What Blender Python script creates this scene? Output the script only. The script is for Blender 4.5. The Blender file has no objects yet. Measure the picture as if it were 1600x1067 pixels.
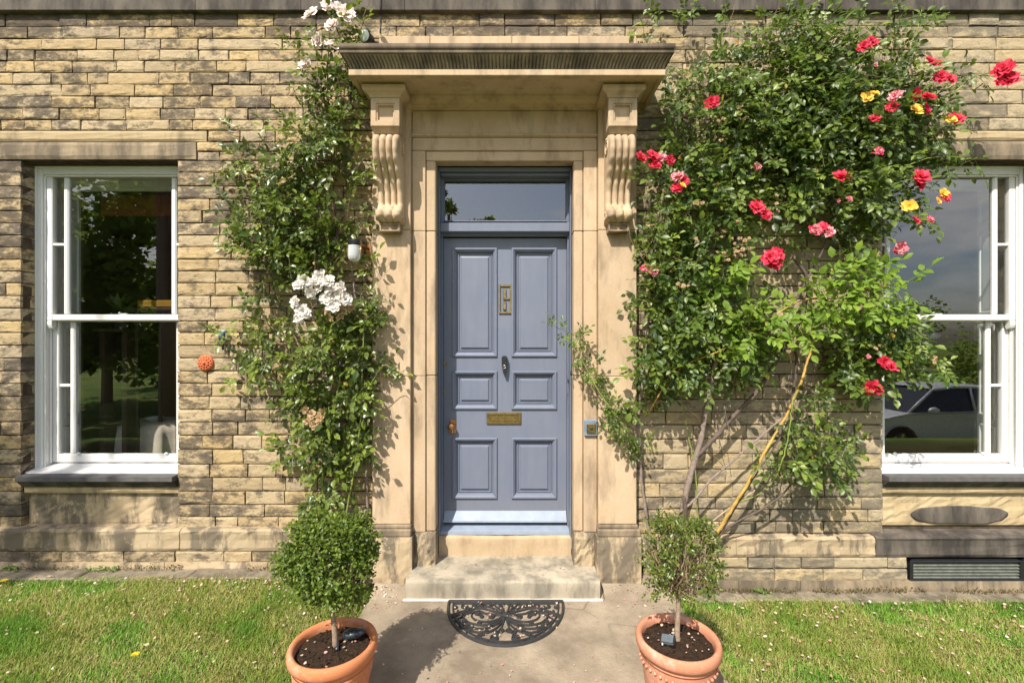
import bpy, math, random
import numpy as np
from mathutils import Vector, Matrix, Quaternion
from math import sin, cos, pi, radians, sqrt, atan2, floor

# ---------------------------------------------------------------- camera, light, exposure
SC = bpy.context.scene
COL = SC.collection
D = 3.1            # metres from the lens to the face of the wall
H = 1.62           # lens height
F = 711.1          # focal length in photo pixels (16 mm on 36 mm, photo 1600 px wide)
cam_d = bpy.data.cameras.new('camera')
cam = bpy.data.objects.new('camera', cam_d)
COL.objects.link(cam)
cam.location = (0, -D, H)
cam.rotation_euler = (radians(90), 0, 0)
cam_d.sensor_width = 36
cam_d.lens = 16
cam_d.clip_start = 0.05
cam_d.clip_end = 600
SC.camera = cam

SUN_DIR = Vector((0.27, 0.56, -0.70)).normalized()     # the way the light travels
sun_d = bpy.data.lights.new('sun', 'SUN')
sun_d.energy = 4.8
sun_d.angle = radians(0.53)
sun_d.color = (1.0, 0.935, 0.84)
sun = bpy.data.objects.new('sun', sun_d)
COL.objects.link(sun)
sun.rotation_euler = SUN_DIR.to_track_quat('-Z', 'Y').to_euler()
sun.location = (-4, -9, 12)

W = bpy.data.worlds.new('World')
SC.world = W
W.use_nodes = True
wn, wl = W.node_tree.nodes, W.node_tree.links
wn.clear()
sky = wn.new('ShaderNodeTexSky')
sky.sky_type = 'NISHITA'
sky.sun_disc = False
sky.sun_elevation = math.asin(-SUN_DIR.z)
sky.sun_rotation = atan2(-SUN_DIR.x, -SUN_DIR.y)
sky.air_density = 1.0
sky.dust_density = 2.0
tc = wn.new('ShaderNodeTexCoord')
mp = wn.new('ShaderNodeMapping'); mp.inputs['Scale'].default_value = (1.0, 1.0, 3.2)
nz = wn.new('ShaderNodeTexNoise'); nz.inputs['Scale'].default_value = 2.4; nz.inputs['Detail'].default_value = 7; nz.inputs['Roughness'].default_value = 0.55
rp = wn.new('ShaderNodeValToRGB'); rp.color_ramp.elements[0].position = 0.50; rp.color_ramp.elements[1].position = 0.66
mxw = wn.new('ShaderNodeMixRGB'); mxw.inputs['Color2'].default_value = (7.5, 7.4, 7.3, 1)
bg = wn.new('ShaderNodeBackground'); bg.inputs['Strength'].default_value = 0.135
ow = wn.new('ShaderNodeOutputWorld')
wl.new(tc.outputs['Generated'], mp.inputs['Vector']); wl.new(mp.outputs[0], nz.inputs['Vector'])
wl.new(nz.outputs['Fac'], rp.inputs['Fac']); wl.new(rp.outputs['Color'], mxw.inputs['Fac'])
wl.new(sky.outputs[0], mxw.inputs['Color1']); wl.new(mxw.outputs[0], bg.inputs['Color']); wl.new(bg.outputs[0], ow.inputs[0])

SC.view_settings.view_transform = 'Standard'
SC.view_settings.look = 'None'
SC.view_settings.exposure = 0.62
SC.view_settings.gamma = 1
SC.view_settings.use_curve_mapping = False
try:
    SC.cycles.max_bounces = 8
    SC.cycles.transparent_max_bounces = 12
    SC.cycles.diffuse_bounces = 4
    SC.cycles.caustics_reflective = False
    SC.cycles.caustics_refractive = False
except Exception:
    pass

# ---------------------------------------------------------------- helpers
def P(px, py, Y):
    """the point at depth Y that the photograph shows at pixel px, py"""
    Z = Y + D
    return Vector(((px - 800) / F * Z, Y, H - (py - 533) / F * Z))
def XW(px, Y=0.0): return (px - 800) / F * (Y + D)
def ZW(py, Y=0.0): return H - (py - 533) / F * (Y + D)

def new_obj(name, mesh, parent=None, loc=None):
    o = bpy.data.objects.new(name, mesh)
    COL.objects.link(o)
    if loc is not None: o.location = loc
    if parent is not None: o.parent = parent
    return o
def tag(o, label=None, cat=None, group=None, kind=None):
    if label: o['label'] = label
    if cat: o['category'] = cat
    if group: o['group'] = group
    if kind: o['kind'] = kind
    return o
def thing(name, label, cat, group=None, loc=(0, 0, 0)):
    return tag(new_obj(name, None, None, loc), label, cat, group)

class MB:
    """collects geometry and links it as ONE mesh object"""
    def __init__(s): s.v = []; s.f = []; s.a = []; s.cur = 0.5
    def add(s, vs, fs, a=None):
        n = len(s.v); s.v.extend([tuple(v) for v in vs])
        s.f.extend([tuple(i + n for i in f) for f in fs])
        s.a.extend([s.cur if a is None else a] * len(fs))
        return s
    def box(s, x0, x1, y0, y1, z0, z1, a=None):
        if x0 > x1: x0, x1 = x1, x0
        if y0 > y1: y0, y1 = y1, y0
        if z0 > z1: z0, z1 = z1, z0
        return s.add([(x0,y0,z0),(x1,y0,z0),(x1,y1,z0),(x0,y1,z0),(x0,y0,z1),(x1,y0,z1),(x1,y1,z1),(x0,y1,z1)],
                     [(0,3,2,1),(4,5,6,7),(0,1,5,4),(1,2,6,5),(2,3,7,6),(3,0,4,7)], a)
    def slab(s, x0, x1, y0, y1, z0, z1, c=0.004, a=None):
        """box with chamfered edges"""
        if x0 > x1: x0, x1 = x1, x0
        if y0 > y1: y0, y1 = y1, y0
        if z0 > z1: z0, z1 = z1, z0
        c = min(c, (x1-x0)/2.01, (y1-y0)/2.01, (z1-z0)/2.01)
        X, Y_, Z = (x0, x1), (y0, y1), (z0, z1)
        idx = {}; vs = []
        for i in (0, 1):
            for j in (0, 1):
                for k in (0, 1):
                    sx, sy, sz = (1, -1)[i]*c, (1, -1)[j]*c, (1, -1)[k]*c
                    idx[(i,j,k,0)] = len(vs); vs.append((X[i], Y_[j]+sy, Z[k]+sz))
                    idx[(i,j,k,1)] = len(vs); vs.append((X[i]+sx, Y_[j], Z[k]+sz))
                    idx[(i,j,k,2)] = len(vs); vs.append((X[i]+sx, Y_[j]+sy, Z[k]))
        g = lambda i,j,k,m: idx[(i,j,k,m)]
        fs = []
        fs += [(g(0,0,0,0),g(0,0,1,0),g(0,1,1,0),g(0,1,0,0)), (g(1,0,0,0),g(1,1,0,0),g(1,1,1,0),g(1,0,1,0))]
        fs += [(g(0,0,0,1),g(1,0,0,1),g(1,0,1,1),g(0,0,1,1)), (g(0,1,0,1),g(0,1,1,1),g(1,1,1,1),g(1,1,0,1))]
        fs += [(g(0,0,0,2),g(0,1,0,2),g(1,1,0,2),g(1,0,0,2)), (g(0,0,1,2),g(1,0,1,2),g(1,1,1,2),g(0,1,1,2))]
        def q(a_, b_, c_, d_, n):
            p = [Vector(vs[t]) for t in (a_, b_, c_, d_)]
            nn = (p[1]-p[0]).cross(p[2]-p[0])
            fs.append((a_,b_,c_,d_) if nn.dot(Vector(n)) > 0 else (a_,d_,c_,b_))
        for j in (0,1):
            for k in (0,1): q(g(0,j,k,1),g(1,j,k,1),g(1,j,k,2),g(0,j,k,2),(0,(-1,1)[j],(-1,1)[k]))
        for i in (0,1):
            for k in (0,1): q(g(i,0,k,0),g(i,1,k,0),g(i,1,k,2),g(i,0,k,2),((-1,1)[i],0,(-1,1)[k]))
            for j in (0,1): q(g(i,j,0,0),g(i,j,1,0),g(i,j,1,1),g(i,j,0,1),((-1,1)[i],(-1,1)[j],0))
        for i in (0,1):
            for j in (0,1):
                for k in (0,1):
                    t = (g(i,j,k,0),g(i,j,k,1),g(i,j,k,2))
                    p = [Vector(vs[u]) for u in t]
                    nn = (p[1]-p[0]).cross(p[2]-p[0])
                    fs.append(t if nn.dot(Vector(((-1,1)[i],(-1,1)[j],(-1,1)[k]))) > 0 else t[::-1])
        return s.add(vs, fs, a)
    def loops(s, rings, closed=True, cap0=False, cap1=False, a=None):
        n = len(rings[0]); vs = [p for r in rings for p in r]; fs = []
        m = n if closed else n - 1
        for i in range(len(rings) - 1):
            for j in range(m):
                k = (j + 1) % n
                fs.append((i*n+j, i*n+k, (i+1)*n+k, (i+1)*n+j))
        if cap0: fs.append(tuple(range(n))[::-1])
        if cap1: fs.append(tuple((len(rings)-1)*n + j for j in range(n)))
        return s.add(vs, fs, a)
    def rect(s, x0, x1, z0, z1, prof, a=None):
        """nested rectangles facing -Y: prof = [(inset, y), ...]; the last one is capped"""
        rings = [[(x0+i, y, z0+i), (x1-i, y, z0+i), (x1-i, y, z1-i), (x0+i, y, z1-i)] for i, y in prof]
        return s.loops(rings, True, False, True, a)
    def tube(s, pts, rad, n=6, a=None, cap=True):
        pts = [Vector(p) for p in pts]
        if not hasattr(rad, '__len__'): rad = [rad] * len(pts)
        rings = []; up = Vector((0, 0, 1))
        t0 = (pts[1] - pts[0]).normalized()
        if abs(t0.dot(up)) > .9: up = Vector((1, 0, 0))
        u = t0.cross(up).normalized()
        for i, p in enumerate(pts):
            t = (pts[min(i+1, len(pts)-1)] - pts[max(i-1, 0)]).normalized()
            u = (u - t * u.dot(t)).normalized(); w = t.cross(u)
            rings.append([p + (u*cos(2*pi*k/n) + w*sin(2*pi*k/n))*rad[i] for k in range(n)])
        return s.loops(rings, True, cap, cap, a)
    def lathe(s, prof, n=32, c=(0,0,0), fn=None, a=None, cap0=False, cap1=False):
        rings = []
        for r, z in prof:
            ring = []
            for k in range(n):
                t = 2*pi*k/n; rr = r + (fn(t, z) if fn else 0)
                ring.append((c[0]+rr*cos(t), c[1]+rr*sin(t), c[2]+z))
            rings.append(ring)
        return s.loops(rings, True, cap0, cap1, a)
    def sphere(s, c, r, n=10, m=7, sc=(1,1,1), a=None):
        prof = []
        rings = []
        for i in range(m+1):
            t = -pi/2 + pi*i/m
            rings.append([(c[0]+sc[0]*r*cos(t)*cos(2*pi*k/n), c[1]+sc[1]*r*cos(t)*sin(2*pi*k/n), c[2]+sc[2]*r*sin(t)) for k in range(n)])
        return s.loops(rings, True, False, False, a)
    def mesh(s, name):
        me = bpy.data.meshes.new(name)
        me.from_pydata(s.v, [], s.f)
        at = me.attributes.new('tint', 'FLOAT', 'FACE')
        at.data.foreach_set('value', np.array(s.a, dtype=np.float32))
        return me
    def build(s, name, mat, parent=None, smooth=False, kind=None, label=None):
        me = s.mesh(name)
        me.materials.append(mat)
        if smooth: me.polygons.foreach_set('use_smooth', [True]*len(me.polygons))
        o = new_obj(name, me, parent)
        if smooth == 'auto':
            try:
                me.set_sharp_from_angle(angle=radians(38))
            except Exception: pass
        if kind: o['kind'] = kind
        if label: o['label'] = label
        return o

def np_mesh(name, V, Fc, tint, mat, parent=None, smooth=False):
    """V (n,3); Fc (m,3|4); tint (m,)"""
    me = bpy.data.meshes.new(name)
    k = Fc.shape[1]
    me.vertices.add(len(V)); me.vertices.foreach_set('co', V.astype(np.float32).ravel())
    me.loops.add(Fc.size); me.loops.foreach_set('vertex_index', Fc.astype(np.int32).ravel())
    me.polygons.add(len(Fc))
    me.polygons.foreach_set('loop_start', np.arange(0, Fc.size, k, dtype=np.int32))
    me.polygons.foreach_set('loop_total', np.full(len(Fc), k, dtype=np.int32))
    me.update(calc_edges=True)
    at = me.attributes.new('tint', 'FLOAT', 'FACE')
    at.data.foreach_set('value', tint.astype(np.float32))
    me.materials.append(mat)
    if smooth: me.polygons.foreach_set('use_smooth', np.ones(len(Fc), dtype=bool))
    return new_obj(name, me, parent)

def instance_np(tV, tF, mats, locs, tints, tF_tint=None):
    """many copies of a template as arrays; mats (n,3,3), locs (n,3)"""
    n = len(locs); nv = len(tV)
    V = np.einsum('nij,vj->nvi', mats, tV) + locs[:, None, :]
    Fc = tF[None] + (np.arange(n) * nv)[:, None, None]
    T = np.repeat(tints, len(tF))
    return V.reshape(-1, 3), Fc.reshape(-1, tF.shape[1]), T

def smooth_path(pts, n=6):
    """Catmull-Rom through the points"""
    pts = [Vector(p) for p in pts]; q = [pts[0]*2-pts[1]] + pts + [pts[-1]*2-pts[-2]]; out = []
    for i in range(1, len(q)-2):
        for k in range(n):
            t = k/n
            out.append(0.5*((2*q[i]) + (q[i+1]-q[i-1])*t + (2*q[i-1]-5*q[i]+4*q[i+1]-q[i+2])*t*t + (3*q[i]-q[i-1]-3*q[i+1]+q[i+2])*t**3))
    out.append(pts[-1])
    return out

# ---------------------------------------------------------------- materials
class NM:
    def __init__(s, name):
        s.m = bpy.data.materials.new(name); s.m.use_nodes = True
        s.t = s.m.node_tree; s.t.nodes.clear()
        s.out = s.t.nodes.new('ShaderNodeOutputMaterial')
        s.b = s.t.nodes.new('ShaderNodeBsdfPrincipled')
        s.t.links.new(s.b.outputs[0], s.out.inputs[0])
        s._pos = None
    def n(s, typ, **kw):
        nd = s.t.nodes.new(typ)
        for k, v in kw.items(): setattr(nd, k, v)
        return nd
    def put(s, sock, v):
        if isinstance(v, bpy.types.NodeSocket): s.t.links.new(v, sock)
        elif isinstance(v, (tuple, list)) and len(v) == 3 and sock.type == 'RGBA': sock.default_value = (*v, 1)
        else: sock.default_value = v
    @property
    def pos(s):
        if s._pos is None: s._pos = s.n('ShaderNodeNewGeometry').outputs['Position']
        return s._pos
    def objpos(s): return s.n('ShaderNodeTexCoord').outputs['Object']
    def map(s, v, sc=(1,1,1), loc=(0,0,0)):
        m = s.n('ShaderNodeMapping'); s.put(m.inputs['Vector'], v)
        m.inputs['Scale'].default_value = sc; m.inputs['Location'].default_value = loc
        return m.outputs[0]
    def noise(s, scale, detail=4, rough=.55, vec=None, dist=0):
        m = s.n('ShaderNodeTexNoise'); s.put(m.inputs['Vector'], vec if vec is not None else s.pos)
        m.inputs['Scale'].default_value = scale; m.inputs['Detail'].default_value = detail
        m.inputs['Roughness'].default_value = rough; m.inputs['Distortion'].default_value = dist
        return m.outputs['Fac']
    def vor(s, scale, vec=None, feature='F1'):
        m = s.n('ShaderNodeTexVoronoi', feature=feature); s.put(m.inputs['Vector'], vec if vec is not None else s.pos)
        m.inputs['Scale'].default_value = scale
        return m.outputs['Distance']
    def ramp(s, fac, stops, interp='LINEAR'):
        r = s.n('ShaderNodeValToRGB'); s.put(r.inputs[0], fac); cr = r.color_ramp; cr.interpolation = interp
        while len(cr.elements) < len(stops): cr.elements.new(0.5)
        for e, (p, c) in zip(cr.elements, stops):
            e.position = p; e.color = (*c, 1) if hasattr(c, '__len__') else (c, c, c, 1)
        return r.outputs[0]
    def math(s, op, a, b=0.0, c=0.0, clamp=False):
        m = s.n('ShaderNodeMath', operation=op, use_clamp=clamp)
        s.put(m.inputs[0], a); s.put(m.inputs[1], b)
        if op in ('MULTIPLY_ADD',): s.put(m.inputs[2], c)
        return m.outputs[0]
    def mix(s, fac, a, b, mode='MIX'):
        m = s.n('ShaderNodeMixRGB', blend_type=mode)
        s.put(m.inputs[0], fac); s.put(m.inputs[1], a); s.put(m.inputs[2], b)
        return m.outputs[0]
    def attr(s, name='tint'):
        a = s.n('ShaderNodeAttribute'); a.attribute_name = name
        return a.outputs['Fac']
    def orand(s): return s.n('ShaderNodeObjectInfo').outputs['Random']
    def sep(s, v=None):
        m = s.n('ShaderNodeSeparateXYZ'); s.put(m.inputs[0], v if v is not None else s.pos); return m.outputs
    def bump(s, h, strength=.4, dist=.01, normal=None):
        m = s.n('ShaderNodeBump'); m.inputs['Strength'].default_value = strength; m.inputs['Distance'].default_value = dist
        s.put(m.inputs['Height'], h)
        if normal is not None: s.put(m.inputs['Normal'], normal)
        return m.outputs[0]
    def set(s, color=None, rough=None, metal=None, spec=None, normal=None, **kw):
        if color is not None: s.put(s.b.inputs['Base Color'], color)
        if rough is not None: s.put(s.b.inputs['Roughness'], rough)
        if metal is not None: s.put(s.b.inputs['Metallic'], metal)
        if spec is not None: s.put(s.b.inputs['Specular IOR Level'], spec)
        if normal is not None: s.put(s.b.inputs['Normal'], normal)
        return s.m

def mat_brick():
    m = NM('coursed sandstone'); r = m.attr()
    base = m.ramp(r, [(0,(.42,.308,.160)),(.2,(.35,.270,.165)),(.4,(.46,.333,.162)),(.6,(.38,.290,.175)),(.8,(.45,.350,.215)),(1,(.34,.270,.180))])
    lam = m.noise(12, 5, .65, m.map(m.pos, (1, 1, 3.2)))
    base = m.mix(.55, base, m.ramp(lam, [(.3,.66),(.5,1.0),(.72,1.28)]), 'MULTIPLY')
    pale = m.ramp(m.noise(9, 6, .75, m.map(m.pos, (1,1,1.6),(3,1,7))), [(.54,0),(.62,1)])
    base = m.mix(m.math('MULTIPLY', pale, .55), base, (.52,.41,.26))
    # soot and weather stain in irregular patches, more on some stones than others
    big = m.noise(.9, 3, .5)
    med = m.noise(8, 7, .72, m.map(m.pos, (1,1,2.0),(5,2,1)))
    fine = m.noise(46, 4, .7)
    rr = m.math('FRACT', m.math('MULTIPLY', r, 7.31))
    k = m.math('ADD', m.math('MULTIPLY', med, 1.15), m.math('MULTIPLY', fine, .22))
    k = m.math('ADD', k, m.math('MULTIPLY', big, .55))
    k = m.math('ADD', k, m.math('MULTIPLY', rr, .17))
    zst = m.ramp(m.math('MULTIPLY', m.sep()[2], .2), [(.735,0),(.752,.13),(.80,.10)])
    xst = m.ramp(m.math('MULTIPLY_ADD', m.sep()[0], .1, .5), [(.10,.10),(.17,.06),(.24,0)])
    k = m.math('ADD', m.math('ADD', k, zst), xst)
    soot = m.ramp(m.math('SUBTRACT', k, .525), [(.49,0),(.55,.38),(.62,.74),(.74,.90)])
    base = m.mix(soot, base, (.062,.051,.043))
    base = m.mix(m.math('MULTIPLY', m.ramp(fine, [(.60,0),(.70,1)]), .45), base, (.12,.10,.07))
    x = m.sep()[0]
    # the stone right of the door has weathered greyer and greener
    gx_ = m.ramp(m.math('MULTIPLY_ADD', x, .25, .35), [(.45,0),(.75,1)])
    base = m.mix(m.math('MULTIPLY', gx_, .35), base, (.32,.28,.20))
    h = m.math('ADD', m.math('MULTIPLY', m.noise(30, 6, .75), .9), m.math('MULTIPLY', lam, .6))
    return m.set(base, .93, 0, .2, m.bump(h, .8, .010))

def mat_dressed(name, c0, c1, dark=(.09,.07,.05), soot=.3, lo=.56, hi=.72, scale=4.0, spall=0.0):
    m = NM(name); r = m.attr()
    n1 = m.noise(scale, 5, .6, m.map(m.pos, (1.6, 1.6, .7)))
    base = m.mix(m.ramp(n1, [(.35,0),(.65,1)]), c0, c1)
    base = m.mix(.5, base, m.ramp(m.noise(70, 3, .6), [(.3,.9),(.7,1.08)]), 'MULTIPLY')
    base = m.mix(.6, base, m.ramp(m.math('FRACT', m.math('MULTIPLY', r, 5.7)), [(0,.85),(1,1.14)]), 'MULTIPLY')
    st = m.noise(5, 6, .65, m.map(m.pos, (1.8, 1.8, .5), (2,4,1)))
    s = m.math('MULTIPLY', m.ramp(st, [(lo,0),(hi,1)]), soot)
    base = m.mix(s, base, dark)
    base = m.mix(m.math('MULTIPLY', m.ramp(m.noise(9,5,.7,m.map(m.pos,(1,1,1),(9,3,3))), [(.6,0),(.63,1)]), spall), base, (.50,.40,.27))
    h = m.math('ADD', m.noise(55, 5, .7), m.math('MULTIPLY', m.noise(11, 4, .6), 1.1))
    return m.set(base, .9, 0, .2, m.bump(h, .22, .004))

def mat_flat(name, c, rough=.5, metal=0, spec=.5, var=.12, bump=.0, scale=30, rsc=1.0):
    m = NM(name)
    n1 = m.noise(scale, 5, .6)
    base = m.mix(var and 1.0, c, m.ramp(n1, [(.25,1-var),(.75,1+var)]), 'MULTIPLY')
    rg = m.ramp(m.noise(scale*.6, 4, .6), [(.3,max(0,rough-.08)),(.7,min(1,rough+.08))])
    return m.set(base, rg, metal, spec, m.bump(m.noise(scale*2, 4, .6), bump, .002) if bump else None)

def mat_leaf(name, cols, rough=.42, trans=.28, spec=.5):
    m = NM(name)
    f = m.math('FRACT', m.math('ADD', m.attr(), m.orand()))
    n = len(cols)
    base = m.ramp(f, [(i/(n-1), c) for i, c in enumerate(cols)])
    base = m.mix(.5, base, m.ramp(m.noise(60, 3, .6), [(.3,.75),(.7,1.25)]), 'MULTIPLY')
    m.set(base, rough, 0, spec)
    tr = m.n('ShaderNodeBsdfTranslucent')
    m.put(tr.inputs['Color'], m.mix(.55, base, (.30,.42,.05)))
    mx = m.n('ShaderNodeMixShader'); mx.inputs[0].default_value = trans
    m.t.links.new(m.b.outputs[0], mx.inputs[1]); m.t.links.new(tr.outputs[0], mx.inputs[2])
    m.t.links.new(mx.outputs[0], m.out.inputs[0])
    return m.m

def mat_petal(name, cols, trans=.3, centre=None):
    m = NM(name)
    f = m.math('FRACT', m.math('ADD', m.attr(), m.math('MULTIPLY', m.orand(), .35)))
    n = len(cols)
    base = m.ramp(m.attr(), [(i/(n-1), c) for i, c in enumerate(cols)])
    base = m.mix(.6, base, m.ramp(m.noise(90, 3, .6), [(.3,.82),(.7,1.12)]), 'MULTIPLY')
    m.set(base, .6, 0, .25)
    tr = m.n('ShaderNodeBsdfTranslucent'); m.put(tr.inputs['Color'], base)
    mx = m.n('ShaderNodeMixShader'); mx.inputs[0].default_value = trans
    m.t.links.new(m.b.outputs[0], mx.inputs[1]); m.t.links.new(tr.outputs[0], mx.inputs[2])
    m.t.links.new(mx.outputs[0], m.out.inputs[0])
    return m.m

def mat_glass(name='window glass', tint=(.86,.88,.86), lo=.20):
    m = NM(name); m.t.nodes.remove(m.b)
    gl = m.n('ShaderNodeBsdfGlossy'); gl.inputs['Roughness'].default_value = 0.0
    tr = m.n('ShaderNodeBsdfTransparent'); tr.inputs[0].default_value = (*tint, 1)
    lw = m.n('ShaderNodeLayerWeight'); lw.inputs[0].default_value = .5
    f5 = m.math('POWER', lw.outputs['Facing'], 5.0)
    fac = m.math('MULTIPLY_ADD', f5, .85, lo)
    mx = m.n('ShaderNodeMixShader'); m.t.links.new(fac, mx.inputs[0])
    m.t.links.new(tr.outputs[0], mx.inputs[1]); m.t.links.new(gl.outputs[0], mx.inputs[2])
    m.t.links.new(mx.outputs[0], m.out.inputs[0])
    return m.m

M = {}
M['brick'] = mat_brick()
M['mortar'] = mat_flat('dark old mortar', (.07,.052,.035), .95, 0, .1, .5, .6, 20)
M['stone'] = mat_dressed('buff dressed sandstone', (.440,.322,.205), (.495,.375,.252), soot=.6, lo=.50, hi=.74)
M['cornice'] = mat_dressed('weathered cornice stone', (.36,.27,.175), (.42,.32,.21), (.05,.042,.035), .8, .40, .62, 3)
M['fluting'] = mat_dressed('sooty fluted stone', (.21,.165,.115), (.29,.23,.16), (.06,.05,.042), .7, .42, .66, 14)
M['dark_stone'] = mat_dressed('blackened stone', (.10,.085,.07), (.16,.135,.11), (.03,.027,.025), .8, .38, .62, 2.2)
M['lintel'] = mat_dressed('stained lintel stone', (.22,.17,.115), (.36,.28,.18), (.075,.062,.05), .75, .36, .6, 2.0)
M['long_stone'] = mat_dressed('long buff stone', (.38,.29,.165), (.44,.34,.20), (.10,.08,.06), .6, .5, .7, 4)
M['plinth'] = mat_dressed('spalled plinth stone', (.36,.275,.17), (.42,.33,.21), (.12,.10,.075), .85, .45, .56, 3, .5)
M['step'] = mat_dressed('worn step stone', (.30,.26,.195), (.38,.33,.25), (.15,.135,.105), .8, .42, .62, 3)
M['threshold'] = mat_dressed('golden threshold stone', (.38,.28,.17), (.44,.335,.215), (.22,.15,.09), .6, .46, .66, 3)
def mat_paint():
    m = NM('blue grey door paint')
    br = m.noise(5, 5, .6, m.map(m.pos, (5, 5, .8)))
    b_ = m.mix(1.0, (.140,.160,.215), m.ramp(br, [(.3,.95),(.7,1.05)]), 'MULTIPLY')
    b_ = m.mix(m.math('MULTIPLY', m.ramp(m.noise(3.2, 5, .6), [(.45,0),(.7,1)]), .25), b_, (.20,.21,.24))
    chip = m.ramp(m.noise(55, 4, .7), [(.70,0),(.73,1)])
    b_ = m.mix(m.math('MULTIPLY', chip, .35), b_, (.30,.30,.30))
    low = m.ramp(m.math('ADD', m.sep()[2], m.math('MULTIPLY', m.noise(14,5,.7), .35)), [(.45,.45),(.72,0)])
    b_ = m.mix(low, b_, (.21,.20,.18))
    h_ = m.math('ADD', br, m.math('MULTIPLY', m.noise(6, 4, .6, m.map(m.pos, (20, 20, 1.5))), .8))
    return m.set(b_, m.ramp(m.noise(9,4,.6), [(.3,.32),(.7,.5)]), 0, .45, m.bump(h_, .2, .0015))
M['paint'] = mat_paint()
M['paint_pale'] = mat_flat('pale blue worn paint', (.24,.285,.355), .5, 0, .4, .12, .3, 18)
M['brass'] = mat_flat('aged brass', (.30,.22,.09), .42, 1, .5, .35, .2, 60)
M['copper'] = mat_flat('worn copper brass', (.50,.26,.12), .35, 1, .5, .3, .2, 60)
M['black'] = mat_flat('black iron', (.015,.015,.017), .4, 0, .5, .2)
M['lead'] = mat_flat('slate sill', (.10,.095,.095), .7, 0, .3, .25, .5, 20)
M['glass'] = mat_glass()
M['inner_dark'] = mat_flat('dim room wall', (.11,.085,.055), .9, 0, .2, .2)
M['room_floor'] = mat_flat('dark floorboards', (.26,.19,.12), .6, 0, .3, .2)
M['shutter'] = mat_flat('white shutter paint', (.78,.80,.78), .5, 0, .4, .04)
M['terracotta'] = None

def mat_white():
    m = NM('old white gloss paint')
    n = m.noise(14, 6, .7)
    base = m.mix(m.ramp(n, [(.6,0),(.75,.5)]), (.68,.67,.645), (.43,.40,.355))
    crack = m.ramp(m.noise(30, 5, .8, m.map(m.pos, (1,1,3))), [(.70,0),(.74,1)])
    base = m.mix(m.math('MULTIPLY', crack, .5), base, (.33,.30,.26))
    return m.set(base, .42, 0, .4, m.bump(m.noise(40, 5, .7), .35, .003))
M['white'] = mat_white()

def mat_terra(name, c0, c1, bloom):
    m = NM(name); op = m.objpos()
    base = m.mix(m.noise(9, 5, .6, op), c0, c1)
    base = m.mix(m.math('MULTIPLY', m.ramp(m.noise(12, 6, .75, op), [(.5,0),(.68,1)]), bloom), base, (.62,.45,.36))
    base = m.mix(m.ramp(m.noise(50, 5, .7, op), [(.66,0),(.8,.6)]), base, (.16,.08,.05))
    return m.set(base, .82, 0, .25, m.bump(m.noise(60, 5, .7, op), .3, .003))
M['terra_l'] = mat_terra('warm terracotta', (.46,.155,.06), (.58,.23,.105), .45)
M['terra_r'] = mat_terra('bloomed terracotta', (.44,.175,.095), (.55,.25,.15), .6)

def mat_soil():
    m = NM('potting soil')
    b = m.mix(m.noise(60, 5, .7), (.030,.018,.012), (.085,.055,.035))
    b = m.mix(m.ramp(m.vor(90), [(.0,1),(.14,0)]), b, (.28,.20,.12))
    return m.set(b, .95, 0, .1, m.bump(m.noise(70, 6, .8), 1, .02))
M['soil'] = mat_soil()

def mat_lawn():
    m = NM('lawn earth')
    n = m.noise(2.4, 5, .6)
    b = m.mix(m.ramp(n, [(.35,0),(.65,1)]), (.05,.065,.016), (.15,.115,.055))
    b = m.mix(m.ramp(m.noise(70, 4, .7), [(.4,.5),(.7,0)]), b, (.05,.06,.018))
    far = m.ramp(m.math('MULTIPLY_ADD', m.sep()[1], -.1, 0.0), [(.36,0),(.42,1)])
    b = m.mix(far, b, m.mix(m.ramp(m.noise(.7, 5, .6), [(.4,0),(.6,1)]), (.10,.17,.03), (.20,.24,.06)))
    return m.set(b, .95, 0, .1, m.bump(m.noise(80, 4, .7), .8, .02))
M['lawn'] = mat_lawn()

def mat_path():
    m = NM('worn flagstone')
    b = m.mix(m.ramp(m.noise(2.6, 8, .68), [(.38,0),(.62,1)]), (.19,.15,.105), (.36,.295,.21))
    b = m.mix(m.ramp(m.noise(130, 3, .7), [(.35,.35),(.6,0)]), b, (.18,.15,.12))
    b = m.mix(m.ramp(m.noise(13, 5, .7), [(.66,0),(.72,.65)]), b, (.13,.105,.08))
    b = m.mix(m.ramp(m.noise(1.3, 3, .6, m.map(m.pos,(1,1,1),(4,8,1))), [(.52,0),(.7,.55)]), b, (.17,.135,.10))
    b = m.mix(m.math('MULTIPLY', m.ramp(m.noise(28, 4, .75), [(.64,0),(.70,1)]), .5), b, (.10,.08,.06))
    e = m.n('ShaderNodeTexVoronoi', feature='DISTANCE_TO_EDGE'); m.put(e.inputs['Vector'], m.mix(.06, m.pos, m.n('ShaderNodeTexNoise').outputs['Color'])); e.inputs['Scale'].default_value = 1.15
    ck = m.math('MULTIPLY', m.ramp(e.outputs['Distance'], [(.0,1),(.006,0)]), m.ramp(m.noise(1.7, 3, .6), [(.48,0),(.56,1)]))
    b = m.mix(m.math('MULTIPLY', ck, .6), b, (.09,.07,.05))
    return m.set(b, .9, 0, .2, m.bump(m.math('ADD', m.noise(45, 6, .7), m.math('MULTIPLY', m.noise(6, 4, .6), 1.5)), .6, .006))
M['path'] = mat_path()
M['capping'] = mat_dressed('sooty capping stone', (.15,.115,.085), (.22,.17,.125), (.05,.043,.036), .7, .42, .64, 3)
M['edging'] = mat_dressed('grimy edging stone', (.20,.165,.12), (.28,.235,.17), (.09,.075,.055), .8, .42, .6, 5)

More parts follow.
